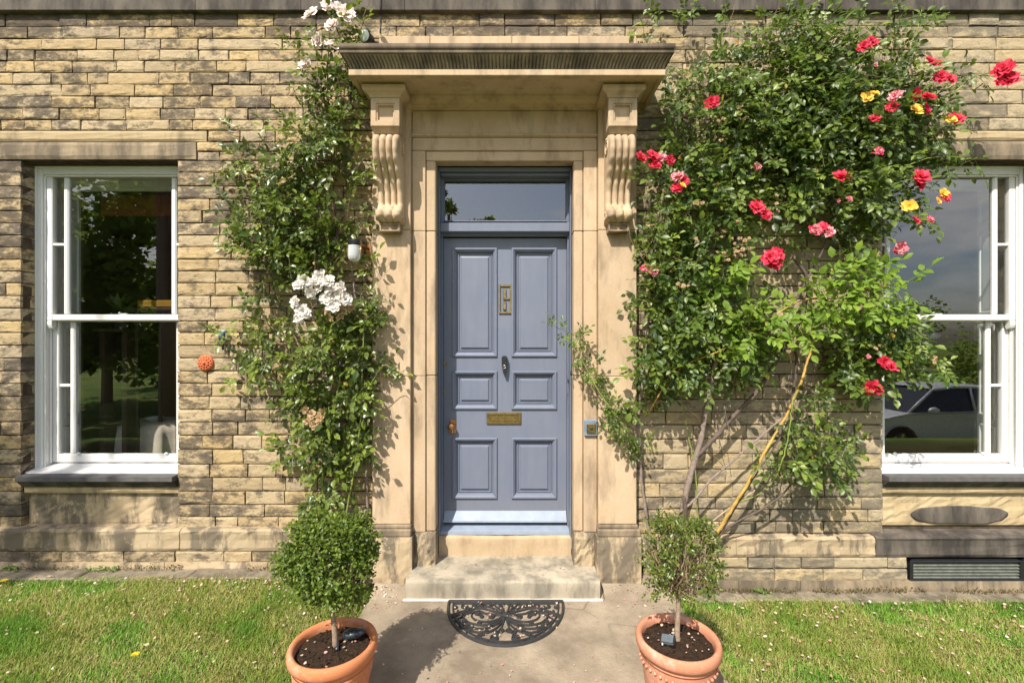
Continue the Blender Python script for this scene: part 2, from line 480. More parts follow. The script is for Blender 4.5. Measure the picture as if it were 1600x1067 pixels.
GRE = [(.035,.060,.009),(.080,.118,.016),(.14,.19,.026),(.05,.080,.011),(.21,.26,.042),(.09,.13,.018),(.03,.05,.01)]
M['leaf_l'] = mat_leaf('white rose leaf', GRE, .34, .26, .45)
M['leaf_r'] = mat_leaf('red rose leaf', [(.032,.065,.011),(.07,.115,.018),(.12,.175,.025),(.045,.080,.013),(.19,.25,.038),(.065,.105,.016),(.028,.05,.010)], .40, .26, .40)
M['leaf_y'] = mat_leaf('young light leaf', [(.12,.21,.02),(.17,.27,.03),(.22,.32,.035),(.13,.23,.022)], .45, .38, .3)
M['leaf_old'] = mat_leaf('yellowed leaf', [(.45,.35,.03),(.40,.18,.04),(.30,.30,.04)], .5, .4, .4)
M['leaf_box'] = mat_leaf('box leaf', [(.05,.09,.010),(.10,.155,.018),(.17,.235,.03),(.24,.30,.045),(.03,.055,.008)], .38, .33, .35)
M['leaf_box_dry'] = mat_leaf('thin box leaf', [(.045,.08,.012),(.09,.14,.02),(.17,.19,.03),(.06,.10,.015),(.30,.24,.06)], .35, .3, .5)
M['leaf_tree'] = mat_leaf('tree leaf', [(.17,.24,.04),(.25,.33,.07),(.34,.42,.11)], .5, .6, .3)
M['grass'] = mat_leaf('grass blade', [(.58,.46,.22),(.42,.39,.12),(.27,.33,.055),(.17,.31,.036),(.12,.27,.026),(.19,.38,.042),(.27,.48,.06)], .5, .42, .3)
M['cane'] = mat_flat('grey rose bark', (.22,.17,.14), .8, 0, .3, .4, .8, 40)
M['cane_dark'] = mat_flat('dark rose bark', (.11,.08,.065), .8, 0, .3, .4, .8, 40)
M['cane_yellow'] = mat_flat('yellow rose cane', (.40,.25,.06), .55, 0, .35, .4, .5, 22)
M['cane_green'] = mat_flat('green rose cane', (.20,.25,.05), .5, 0, .4, .3, .3, 12)
M['twig'] = mat_flat('rose twig', (.13,.12,.045), .7, 0, .3, .4, 0, 30)
M['dry_twig'] = mat_flat('dry twig', (.38,.28,.18), .85, 0, .2, .3, 0, 30)
M['bark'] = mat_flat('box bark', (.27,.20,.14), .85, 0, .2, .4, .8, 60)
M['p_white'] = mat_petal('white petal', [(.55,.40,.24),(.70,.64,.56),(.76,.72,.67),(.78,.73,.68)])
M['p_pink'] = mat_petal('blush petal', [(.70,.36,.26),(.88,.72,.64),(.90,.80,.74),(.92,.82,.78)])
M['p_red'] = mat_petal('red petal', [(.75,.35,.03),(.68,.03,.05),(.62,.018,.06),(.78,.10,.16)])
M['p_stripe'] = mat_petal('striped petal', [(.70,.10,.12),(.80,.45,.45),(.55,.02,.08),(.82,.6,.58)])
M['p_yellow'] = mat_petal('yellow petal', [(.80,.30,.02),(.85,.55,.05),(.86,.62,.12),(.88,.40,.06)])
M['p_dry'] = mat_petal('dried petal', [(.30,.15,.05),(.50,.32,.15),(.58,.42,.24),(.42,.28,.15)])
M['p_fall'] = mat_petal('fallen petal', [(.55,.40,.20),(.68,.54,.44),(.42,.27,.13),(.60,.26,.26),(.70,.64,.58),(.50,.38,.18)])
# ================================================================ ground
def sst(a, b, x):
    t = min(1, max(0, (x-a)/(b-a))); return t*t*(3-2*t)
def ground_z(X, Y):
    side = .095 + (-.055-.095)*sst(-1.6, 1.6, X)
    z = side*(1 - sst(.35, 1.6, -Y)) - .005
    if -1.1 < X < 1.2 and Y > -4: z = z*(1 - sst(-1.06, -.90, X)*(1 - sst(1.03, 1.2, X)))
    if Y < -4.2:
        z -= .85*sst(4.2, 6.2, -Y)
        z += .35*sst(9, 30, -Y)
    return z
def axis(segs):
    out = []
    for a, b, st in segs:
        k = max(1, int(round((b-a)/st))); out += [a+(b-a)*i/k for i in range(k)]
    out.append(segs[-1][1]); return out
gx = axis([(-220,-60,40),(-60,-16,6),(-16,-5,1),(-5,5,.12),(5,16,1),(16,60,6),(60,220,40)])
gy = axis([(-240,-60,40),(-60,-16,5),(-16,-4,.6),(-4,.25,.085)])
gb = MB()
rg = random.Random(3)
gv = [(x, y, ground_z(x, y) + (rg.uniform(-.006,.006) if abs(x) < 5 and y > -4 else 0)) for y in gy for x in gx]
nx = len(gx)
gb.add(gv, [(j*nx+i, j*nx+i+1, (j+1)*nx+i+1, (j+1)*nx+i) for j in range(len(gy)-1) for i in range(nx-1)
            ])
gb.build('lawn', M['lawn'], smooth=True, kind='structure')

def path_z(Y): return .010 + .055*min(1, max(0, (Y+.25)/.23))
PX0, PX1 = -.90, 1.03
pth = new_obj('path', None); pth['kind'] = 'structure'
def flag(x0, x1, y0, y1, a):
    b = MB(); n = 4; m_ = 4; c = .006
    rings = []
    for ins, dz in ((0,-.06),(0,-.008),(c,0)):
        ring = []
        X0, X1, Y0, Y1 = x0+ins, x1-ins, y0+ins, y1-ins
        for t in range(n): ring.append((X0+(X1-X0)*t/n, Y0))
        for t in range(m_): ring.append((X1, Y0+(Y1-Y0)*t/m_))
        for t in range(n): ring.append((X1-(X1-X0)*t/n, Y1))
        for t in range(m_): ring.append((X0, Y1-(Y1-Y0)*t/m_))
        rings.append([(x, y, path_z(y)+dz) for x, y in ring])
    b.loops(rings, True, False, True, a)
    return b
for x0, x1, y0, y1 in [(PX0,PX1,-1.22,-.252),(PX0,-.30,-.249,-.02),(-.297,.16,-.249,-.02),(.163,.58,-.249,-.02),(.583,PX1,-.249,-.02),
                       (PX0,.30,-2.7,-1.223),(.303,PX1,-2.7,-1.223),(PX0,-.1,-3.9,-2.703),(-.097,PX1,-3.9,-2.703)]:
    flag(x0, x1, y0, y1, rg.random()).build('flagstone', M['path'], pth)

# narrow stone edging at the foot of the wall
ed = new_obj('edging', None); ed['kind'] = 'structure'
def edging(xa, xb, z, ya, yb):
    x = xa
    while x < xb - .05:
        w = min(rg.uniform(.42, .75), xb - x)
        b = MB(); b.slab(x+.002, x+w-.004, ya+rg.uniform(0,.02), yb, z-.10, z+rg.uniform(-.006,.004), .008, rg.random())
        b.build('edging_stone', M['edging'], ed); x += w
edging(-6.8, -.93, .105, -.205, -.062)
edging(1.06, 6.8, -.045, -.19, -.062)

# gravel drive and far meadow, seen in the window glass
m_ = NM('gravel drive'); m_.set(m_.mix(m_.noise(60,4,.7), (.16,.14,.12), (.30,.27,.23)), .95, 0, .1, m_.bump(m_.noise(90,4,.7), .8, .01)); M['gravel'] = m_.m
dv = MB()
xs = [2+i*1.0 for i in range(19)]; ys = [-10.6+j*.4 for j in range(14)]
dv.add([(x, y, ground_z(x, y)+.025) for y in ys for x in xs], [(j*19+i, j*19+i+1, (j+1)*19+i+1, (j+1)*19+i) for j in range(13) for i in range(18)])
dv.build('drive', M['gravel'], smooth=True, kind='structure')

# ================================================================ the house
house = thing('stone_house', 'coursed buff sandstone house front with a blue grey panelled door', 'house')
CX = -.05
# window geometry: centre of the main pane, opening x0..x1 at the wall face
WIN = [(-2.781, XW(33), XW(277)), (3.048, XW(1380), XW(1624))]
OPEN_TOP, OPEN_BOT = ZW(250), ZW(738)

# ---- backing wall (mortar) with openings
wall = MB()
def backing(x0, x1, z0, z1, y0=.016, y1=.24): wall.box(x0, x1, y0, y1, z0, z1)
e = .004
l0, l1 = WIN[0][1]-e, WIN[0][2]+e
r0, r1 = WIN[1][1]-e, WIN[1][2]+e
dw = .50
backing(-6.88, l0, -.5, 5.9); 
backing(l0, l1, -.5, .385, .06); backing(l0, l1, .385, OPEN_BOT-.03, .07); backing(l0, l1, OPEN_TOP, 5.9)
backing(l1, CX-dw, -.5, 5.9)
backing(CX-dw, CX+dw, 2.86, 5.9); backing(CX-dw, CX+dw, -.5, .1, .2)
backing(CX+dw, r0, -.5, 5.9)
backing(r0, r1, -.5, OPEN_BOT-.03, .06); backing(r0, r1, OPEN_TOP, 5.9)
backing(r1, 6.88, -.5, 5.9)
for s_ in (-1, 1): wall.box(s_*6.86, s_*6.60, .24, 6.0, -.9, 5.9)
wall.box(-6.6, 6.6, 5.76, 6.0, -.9, 5.9)
wall_o = wall.build('wall', M['mortar'], house)

# ---- coursed stones
rb = random.Random(11)
rowsL = [16,41,59.7,77.4,94.6,112.6,131.3,149.8,168.5,186.7,203.4,221.4,236,250.5,268.9,289.9,309.6,328.5,347.6,366.8,385.1,404.6,422.9,441.3,461.3,480.9,500.6,518.9,538.8,558.3,578.7,598.4,618.6,639.1,658.3,679.3,701.3,724.4,745.4,767,787.7,806.6,826]
rowsR = [16,40,58,77,97.4,118,140,162,184,203.6,219,236,250.5]
while rowsR[-1] < 630: rowsR.append(rowsR[-1] + 19.62)
rowsR[-1] = 643; rowsR += [663,685,708,732,754,776,795,814,832.5]
rows_above = [ZW(16) + .085*i for i in range(1, 26)]
stones = []      # (x0,x1,z0,z1,ydeep)
def course(z0, z1, spans, quoin=0):
    for xa, xb in spans:
        if xb - xa < .03: continue
        x = xa
        while x < xb - .001:
            w = rb.choice([.16,.19,.21,.23,.24,.26,.30,.38]) * rb.uniform(.88, 1.12)
            if rb.random() < .05: w *= 1.6
            if xb - (x + w) < .10: w = xb - x
            stones.append((x, x+w, z0, z1)); x += w
def cut(spans, a, b):
    out = []
    for s0, s1 in spans:
        if b <= s0 or a >= s1: out.append((s0, s1)); continue
        if a > s0: out.append((s0, a))
        if b < s1: out.append((b, s1))
    return out
XL, XR = -6.9, 6.9
def rows(rr, side):
    for a, b in zip(rr[:-1], rr[1:]):
        z1, z0 = ZW(a), ZW(b); zm = (z0+z1)/2; pm = (a+b)/2
        sp = [(XL, CX)] if side < 0 else [(CX, XR)]
        if zm < 3.30: sp = cut(sp, CX-.868, CX+.868)
        lo, hi = (WIN[0][1], WIN[0][2]) if side < 0 else (WIN[1][1], WIN[1][2])
        if pm > 250: sp = cut(sp, lo, hi)
        elif pm > 221: sp = cut(sp, XW(-12), XW(308)) if side < 0 else cut(sp, XW(1425), 4.4)
        elif pm > 203: sp = cut(sp, XW(-60), XW(325)) if side < 0 else cut(sp, XW(1440), 4.4)
        course(z0, z1, sp)
rows(rowsL, -1); rows(rowsR, 1)
for i in range(len(rows_above)-1): course(rows_above[i], rows_above[i+1], [(XL, XR)])
# the two courses under the plinth blocks
for (a, b) in ((860.5,878.5),):
    course(ZW(b,-.05), ZW(a,-.05), [(XL, CX-.93)])
lowL = len(stones)
for (a, b) in ((870,887),(888,906.5)):
    course(ZW(b,-.05), ZW(a,-.05), [(CX+.93, XW(1418,-.05))])

def stone_mesh(b, x0, x1, z0, z1, yf=0.0, deep=.095, rough=.55, gap=.0036):
    """one hewn block: slightly pillowed, uneven front, ragged arris"""
    r = rb
    x0 += gap; x1 -= gap; z0 += gap*1.1; z1 -= gap*1.1
    nxs = 5 if x1-x0 > .16 else 3
    yb = yf + deep
    yo = yf + r.uniform(-.005, .004)
    tilt = r.uniform(-.0025, .0025)
    xs = [x0 + (x1-x0)*t for t in ([0,.06,.35,.68,.94,1] if nxs == 5 else [0,.1,.9,1])]
    zs = [z0, z0+(z1-z0)*.16, z0+(z1-z0)*.84, z1]
    V = []; idx = []
    for j, z in enumerate(zs):
        row = []
        for i, x in enumerate(xs):
            edge = (i in (0, len(xs)-1)) + (j in (0, 3))
            y = yo + tilt*(j-1.5)/1.5
            if edge: y += r.uniform(.001, .008)*rough
            else: y += r.uniform(-.004, .002)*rough
            jz = r.uniform(-.0012, .0012) if j in (0, 3) else r.uniform(-.006,.006)
            jx = r.uniform(-.002, .002) if i in (0, len(xs)-1) else r.uniform(-.008,.008)
            row.append(len(V)); V.append((x+jx, y, z+jz))
        idx.append(row)
    Fs = []
    for j in range(3):
        for i in range(len(xs)-1): Fs.append((idx[j][i], idx[j][i+1], idx[j+1][i+1], idx[j+1][i]))
    k = len(V); V += [(x0,yb,z0),(x1,yb,z0),(x1,yb,z1),(x0,yb,z1)]
    Fs.append(tuple([k, k+1] + idx[0][::-1])); Fs.append(tuple([k+2, k+3] + idx[3]))
    Fs.append(tuple([k+3, k] + [idx[j][0] for j in range(4)])); Fs.append(tuple([k+1, k+2] + [idx[j][-1] for j in (3,2,1,0)]))
    b.add(V, Fs, r.random())
def seen(s, yf=0.0):
    X0, X1 = max(s[0], -3.49), min(s[1], 3.49); Z0, Z1 = max(s[2], -.7), min(s[3], 3.95)
    if X1 <= X0 or Z1 <= Z0: return 0
    xm, zm = (X0+X1)/2, (Z0+Z1)/2
    pen = 1.0
    if (-1.75 < xm < -.95 and zm > .5) or (.85 < xm < 2.7 and zm > 1.15): pen = .72      # largely behind leaves
    return (X1-X0)*(Z1-Z0)*pen
order = sorted(range(len(stones)), key=lambda i: -seen(stones[i]))
top = set(order[:296])
rest = MB()
for i, s in enumerate(stones):
    low = s[3] < ZW(850)
    yf = -.05 if low else 0.0
    if i in top:
        b = MB(); stone_mesh(b, *s, yf=yf); b.build('brick', M['brick'], wall_o)
    else: stone_mesh(rest, *s, yf=yf)
rest.build('brick_courses', M['brick'], wall_o, kind='stuff')

# ---- long stones, lintels, string course, plinth
def block_part(name, mat, x0, x1, y0, y1, z0, z1, parent=None, c=.006, label=None):
    b = MB(); b.slab(x0, x1, y0, y1, z0, z1, c, rb.random())
    return b.build(name, mat, parent or house, label=label)
def rough_block(name, mat, x0, x1, yf, yb, z0, z1, parent=None, amp=.006, c=.007, nx_=14, nz_=5, label=None):
    """big block with an uneven weathered face"""
    b = MB(); rings = []; r = rb
    nz_ = max(3, nz_)
    V = []; 
    for j in range(nz_+1):
        for i in range(nx_+1):
            u, v = i/nx_, j/nz_
            e_ = (i in (0, nx_)) or (j in (0, nz_))
            V.append((x0+(x1-x0)*u, yf + (c if e_ else r.uniform(-amp, amp*.6)), z0+(z1-z0)*v + (0 if j in (0,nz_) else r.uniform(-.004,.004))))
    Fs = [(j*(nx_+1)+i, j*(nx_+1)+i+1, (j+1)*(nx_+1)+i+1, (j+1)*(nx_+1)+i) for j in range(nz_) for i in range(nx_)]
    k = len(V); V += [(x0,yb,z0),(x1,yb,z0),(x1,yb,z1),(x0,yb,z1)]
    bot = list(range(nx_+1)); tp = [nz_*(nx_+1)+i for i in range(nx_+1)]
    lf = [j*(nx_+1) for j in range(nz_+1)]; rt = [j*(nx_+1)+nx_ for j in range(nz_+1)]
    Fs += [tuple([k, k+1]+bot[::-1]), tuple([k+2, k+3]+tp), tuple([k+3, k]+lf), tuple([k+1, k+2]+rt[::-1])]
    b.add(V, Fs, r.random())
    return b.build(name, mat, parent or house, label=label)

rough_block('lintel', M['lintel'], XW(-10), XW(307), -.012, .10, ZW(249), ZW(222.5), amp=.0015)
rough_block('lintel', M['lintel'], XW(1426), 4.38, -.012, .10, ZW(249), ZW(221), amp=.0015)
for x0, x1, a in ((XW(-58), XW(323), 0), (XW(1442), 4.38, 1)):
    rough_block('long_stone', M['long_stone'], x0+.003, x1-.003, -.004, .10, ZW(220.5 if not a else 219), ZW(204.2), amp=.0015)

sc_ = new_obj('string_course', None, house)
xx = [-6.9, XW(-150,-.035), XW(305,-.035), XW(470,-.035), XW(594,-.035), XW(632,-.035), XW(930,-.035), XW(1290,-.035), XW(1460,-.035), 4.9, 6.9]
for a, b_ in zip(xx[:-1], xx[1:]):
    q = MB(); prof = [(0.0, ZW(17)), (-.028, ZW(17)+.001), (-.035, ZW(17)+.006), (-.035, ZW(17)+.235), (-.03, ZW(17)+.245), (0.0, ZW(17)+.26)]
    prof = [(y, ZW(15,-.035)-.006+(z-ZW(17))) for y, z in prof]
    rings = [[(x, y, z) for y, z in prof] for x in (a+.0015, b_-.0015)]
    q.loops(rings, True, True, True, rb.random())
    q.build('string_stone', M['dark_stone'], sc_)

pl = new_obj('plinth', None, house)
def plinth_run(xs, ztop, zbot, mats, slope=.012):
    for (a, b_), mt in zip(zip(xs[:-1], xs[1:]), mats):
        q = MB(); n = 16; r = rb; rings = []
        ph = [r.uniform(-.004,.003) for _ in range(n+1)]
        for y, z, k in ((.06, ztop+.006, 0), (-.035, ztop, .3), (-.052, ztop-.012, 1), (-.050, ztop-.03, 1), (-.047,(ztop+zbot)/2,1.6),(-.052, zbot+.02, 1), (-.046, zbot, 0)):
            rings.append([(a+.002+(b_-a-.004)*i/n, y+ph[i]*k + (r.uniform(-.0035,.0035) if k else 0), z + (r.uniform(-.003,.003) if 0<k else 0)) for i in range(n+1)])
        q.add([p for g_ in rings for p in g_], [(i*(n+1)+j+1, i*(n+1)+j, (i+1)*(n+1)+j, (i+1)*(n+1)+j+1) for i in range(len(rings)-1) for j in range(n)], r.random())
        ends = len(rings); base = len(q.v); q.add([rings[0][0][:1]+(.06,)+(zbot,), rings[0][-1][:1]+(.06,)+(zbot,)], [])
        q.f.append(tuple([base]+[i*(n+1) for i in range(ends-1,-1,-1)])[::-1]); q.a.append(.5)
        q.f.append(tuple([base+1]+[i*(n+1)+n for i in range(ends)])[::-1]); q.a.append(.5)
        q.build('plinth_stone', mt, pl)
plinth_run([-6.9, XW(-130), XW(281,-.05), XW(442,-.05), CX-.885], ZW(827,-.05), ZW(860,-.05), [M['plinth']]*4)
plinth_run([CX+.885, XW(1150,-.05), XW(1368,-.05)], ZW(839,-.05), ZW(869.5,-.05), [M['plinth']]*2)
plinth_run([XW(1368,-.05), 6.9], ZW(838,-.06), ZW(871,-.06), [M['dark_stone']])
# base strip
for x0, x1, za, zb in ((-6.9, CX-.93, 878.5, 890), (CX+.93, 6.9, 907, 930)):
    x = x0
    while x < x1-.05:
        w = min(rb.uniform(.3,.75), x1-x)
        rough_block('base_stone', M['lintel'] if x > 0 else M['plinth'], x+.002, x+w-.002, -.064, .04, ZW(zb,-.06)-.05, ZW(za,-.06), pl, .004, .005, 6, 3)
        x += w

# ---- under the windows
for wi, (cx, x0, x1) in enumerate(WIN):
    # opening lining at the back of the panel
    b = MB(); xa, xb = x0+.004, min(x1-.004, 4.0)
    zs_ = .71
    b.add([(xa,-.045,zs_),(xb,-.045,zs_),(xb,.10,zs_+.006),(xa,.10,zs_+.006),(xa,-.045,zs_-.03),(xb,-.045,zs_-.03),(xa,-.035,zs_-.036),(xb,-.035,zs_-.036),(xa,.10,zs_-.036),(xb,.10,zs_-.036)],
          [(0,1,2,3),(4,5,1,0),(6,7,5,4),(8,9,7,6),(0,3,8,6,4),(1,5,7,9,2)])
    b.build('sill', M['lead'], house, label='dark weathered stone window sill')
    # ogee under the sill
    b = MB(); pr = [(.06,.676),(-.028,.676),(-.029,.668),(-.018,.655),(-.006,.643),(.002,.632),(.004,.628),(.06,.628)]
    b.loops([[(x, y, z) for y, z in pr] for x in (xa, xb)], True, True, True, .3)
    b.build('sill_moulding', M['dark_stone'], house)
    rough_block('apron_band', M['long_stone'], xa, xb, .012, .10, .584, .626, house, .003, .004, 10, 3)
    rough_block('apron_panel', M['plinth'] if wi == 0 else M['long_stone'], xa+(.0 if wi == 0 else 0), xb, .045, .12, .352, .582, house, .005, .004, 26, 9)
    if wi == 1:   # raised dark worn oval left on the spalled panel
        b = MB(); ox, oz = XW(1497,.05), ZW(803,.05); rings = []
        for s_, y in ((1.0,.052),(.985,.0375),(.9,.0365),(.0,.036)):
            rings.append([(ox+.335*s_*(1+.02*sin(3*t)+.012*sin(8*t+1))*math.copysign(abs(cos(t))**.62, cos(t)), y, oz+.060*s_*(1+.05*sin(4*t+.5)+.04*sin(9*t))*math.copysign(abs(sin(t))**.8, sin(t))) for t in [2*pi*(k+.5)/56 for k in range(56)]])
        b.loops(rings, True, False, False, .4)
        b.build('worn_face', M['dark_stone'], house, smooth=True)

# ---- roof, out of sight above the photograph
rfm = MB(); rfm.add([(-7.1,-.25,5.9),(7.1,-.25,5.9),(7.1,3.1,8.0),(-7.1,3.1,8.0),(7.1,6.3,5.9),(-7.1,6.3,5.9)], [(0,1,2,3),(3,2,4,5),(0,3,5),(1,4,2),(0,5,4,1)])
rfm.build('roof', mat_flat('roof slate', (.09,.095,.11), .7, 0, .3, .25, .4, 12), house)
# ---- windows
def window(cx, flip):
    w = new_obj('window', None, house)
    HB, BAR, MG, ST, CAS = .363, .037, .075, .050, .050
    X = lambda v: cx + v*flip
    zt = 2.853; zmeet = (1.768, 1.811); zl = .751
    xo = HB+BAR+MG+ST+CAS; xi = HB+BAR+MG+ST
    # box frame
    b = MB()
    for s in (-1, 1):
        b.slab(cx+s*xo, cx+s*(xi), .10, .24, .70, zt, .004)
        b.slab(cx+s*(xi), cx+s*(xi-.012), .112, .12, .72, 2.80, .003)     # staff bead
        b.slab(cx+s*(xi+.0), cx+s*(xi-.010), .150, .166, .75, 2.80, .003) # parting bead
    b.slab(cx-xi, cx+xi, .101, .24, 2.795, zt-.001, .004)
    b.slab(cx-xi, cx+xi, .112, .12, 2.782, 2.795, .003)
    # architrave quirk on the face
    for s in (-1, 1): b.slab(cx+s*(xo-.004), cx+s*(xo-.018), .092, .102, .70, zt-.002, .003)
    b.slab(cx-xo+.018, cx+xo-.018, .092, .102, zt-.016, zt-.002, .003)
    b.build('frame', M['white'], w)
    b = MB()
    b.add([(cx-xo,.028,.700),(cx+xo,.028,.700),(cx+xo,.028,.722),(cx-xo,.028,.722),(cx+xo,.235,.752),(cx-xo,.235,.752),(cx-xo,.235,.70),(cx+xo,.235,.70)],
          [(0,1,2,3),(3,2,4,5),(0,6,7,1),(0,3,5,6),(1,7,4,2)])
    b.build('sill_board', M['white'], w)
    def sash(z0, z1, y, bot, topr, horn=False):
        t = .036
        s_ = MB()
        for s in (-1, 1):
            s_.slab(cx+s*(xi-.001), cx+s*(xi-ST), y, y+t, z0, z1, .005)
        s_.slab(cx-xi+ST, cx+xi-ST, y+.001, y+t-.001, z0, z0+bot, .005)
        s_.slab(cx-xi+ST, cx+xi-ST, y+.001, y+t-.001, z1-topr, z1, .005)
        if horn:
            for s in (-1, 1):
                prof = [(0,0),(.036,0),(.036,-.03),(.028,-.05),(.012,-.062),(0,-.04)]
                xs2 = (cx+s*(xi-.002), cx+s*(xi-ST+.004))
                s_.loops([[(x, y+.036-a_, z0+c_) for a_, c_ in prof] for x in xs2], True, True, True)
        so = s_.build('sash', M['white'], w)
        for s in (-1, 1):
            g = MB(); g.slab(cx+s*HB, cx+s*(HB+BAR), y+.003, y+t-.004, z0+bot-.002, z1-topr+.002, .008)
            g.build('glazing_bar', M['white'], so)
            zm_ = (2.306 if z0 > 1.5 else 1.303)
            g = MB(); g.slab(cx+s*(HB+BAR-.002), cx+s*(xi-ST+.002), y+.004, y+t-.006, zm_-.011, zm_+.011, .006)
            g.build('glazing_bar', M['white'], so)
        yy = y + t*.6
        for a, c in ((-HB-.004, HB+.004), (HB+BAR-.004, xi-ST+.004), (-(xi-ST)-.004, -HB-BAR+.004)):
            g = MB(); g.add([(cx+a,yy,z0+bot-.004),(cx+c,yy,z0+bot-.004),(cx+c,yy,z1-topr+.004),(cx+a,yy,z1-topr+.004)], [(0,1,2,3)])
            g.build('pane', M['glass'], so)
        return so
    sash(zmeet[0], 2.825, .122, zmeet[1]-zmeet[0], .040, True)
    lo = sash(zl+.001, zmeet[0]+.035, .168, .060, .040)
    # catches on the rails
    c = MB()
    for sx in (-.33, .30): c.sphere((cx+sx*flip, .165, .818), .011, 8, 6, (1.3,.8,.8))
    c.slab(cx-.02, cx+.03, .150, .17, zmeet[1], zmeet[1]+.010, .003); c.sphere((cx-.03, .16, zmeet[1]+.012), .008, 8, 6)
    c.build('sash_catch', M['white'], w, smooth=True)
    # panelled folding shutters in the inside reveal
    for s in (-1, 1):
        xa, xb = cx+s*(.535), cx+s*(.60)
        ya, yb = .245, .47
        sh = MB()
        sh.add([(xa,ya,.70),(xb,yb,.70),(xb,yb,2.86),(xa,ya,2.86)], [(0,1,2,3) if s < 0 else (3,2,1,0)])
        def panel(z0, z1):
            n = Vector((-s*(yb-ya), s*(xb-xa)*1.0, 0)).normalized()
            if n.x*s > 0: n = -n
            rings = []
            for ins, d_ in ((.03,.001),(.034,.012),(.046,.012),(.052,.002),(.066,.002),(.072,.008)):
                f0 = ins/abs(yb-ya); u0, u1 = f0, 1-f0
                rings.append([Vector((xa+(xb-xa)*u, ya+(yb-ya)*u, z)) + n*d_ for u, z in ((u0,z0+ins),(u1,z0+ins),(u1,z1-ins),(u0,z1-ins))])
            sh.loops(rings, True, False, True)
        for z0, z1 in ((.72,1.02),(1.02,1.78),(1.80,2.48),(2.48,2.76)): panel(z0, z1)
        sh.build('shutter', M['shutter'], w)
    b = MB(); b.box(cx-.62, cx+.62, .243, .47, 2.80, 2.84); b.slab(cx-.60, cx+.60, .36, .40, 2.77, 2.80, .004); b.build('soffit_board', M['shutter'], w)
    b = MB(); b.box(cx-.62, cx+.62, .243, .50, .66, .70); b.build('window_board', M['shutter'], w)
    return w
win_l = window(WIN[0][0], 1)
win_r = window(WIN[1][0], -1)
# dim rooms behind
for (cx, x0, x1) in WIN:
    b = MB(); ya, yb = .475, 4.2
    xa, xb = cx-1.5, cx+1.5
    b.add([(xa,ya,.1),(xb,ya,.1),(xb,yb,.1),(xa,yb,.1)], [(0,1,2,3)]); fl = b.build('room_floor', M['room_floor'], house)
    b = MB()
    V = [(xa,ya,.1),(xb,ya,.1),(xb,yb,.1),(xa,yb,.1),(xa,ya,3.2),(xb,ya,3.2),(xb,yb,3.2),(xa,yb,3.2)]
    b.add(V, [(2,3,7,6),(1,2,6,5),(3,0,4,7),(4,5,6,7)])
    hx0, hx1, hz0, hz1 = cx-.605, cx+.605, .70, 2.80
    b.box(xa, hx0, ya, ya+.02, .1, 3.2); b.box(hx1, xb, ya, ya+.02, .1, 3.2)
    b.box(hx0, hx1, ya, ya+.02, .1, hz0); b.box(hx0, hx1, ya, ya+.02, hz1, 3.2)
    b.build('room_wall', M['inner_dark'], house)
# sleeves that close the reveal between the outer wall and the room
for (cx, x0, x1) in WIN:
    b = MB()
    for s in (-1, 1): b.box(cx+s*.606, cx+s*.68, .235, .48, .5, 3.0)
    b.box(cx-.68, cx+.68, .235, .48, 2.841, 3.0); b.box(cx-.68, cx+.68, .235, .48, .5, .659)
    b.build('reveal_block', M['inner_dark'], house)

# ---- air brick / cellar vent at lower right
vg = new_obj('vent_grille', None, house); vg['label'] = 'black louvred cellar vent'
vx0, vx1, vz0, vz1 = XW(1419,-.04), 3.62, ZW(905,-.04), ZW(873,-.04)
b = MB(); b.box(vx0, vx1, .0, .03, vz0, vz1)
b.slab(vx0, vx1, -.060, .0, vz1-.014, vz1, .003); b.slab(vx0, vx1, -.060, .0, vz0, vz0+.012, .003)
b.slab(vx0, vx0+.022, -.058, .0, vz0, vz1, .003); b.slab(XW(1593,-.05), XW(1600,-.05), -.058, .0, vz0, vz1, .003)
b.build('vent_frame', M['black'], vg)
M['vent'] = mat_flat('weathered dark green metal', (.13,.14,.115), .5, .2, .4, .3, .3, 30)
for k in range(5):
    z = vz0+.018 + k*(vz1-vz0-.036)/5
    b = MB(); b.add([(vx0+.02,-.052,z),(vx1,-.052,z),(vx1,-.012,z+.030),(vx0+.02,-.012,z+.030),(vx0+.02,-.050,z-.004),(vx1,-.050,z-.004),(vx1,-.010,z+.026),(vx0+.02,-.010,z+.026)],
                   [(0,1,2,3),(4,7,6,5),(4,5,1,0),(3,2,6,7),(0,3,7,4)])
    b.build('slat', M['vent'], vg)

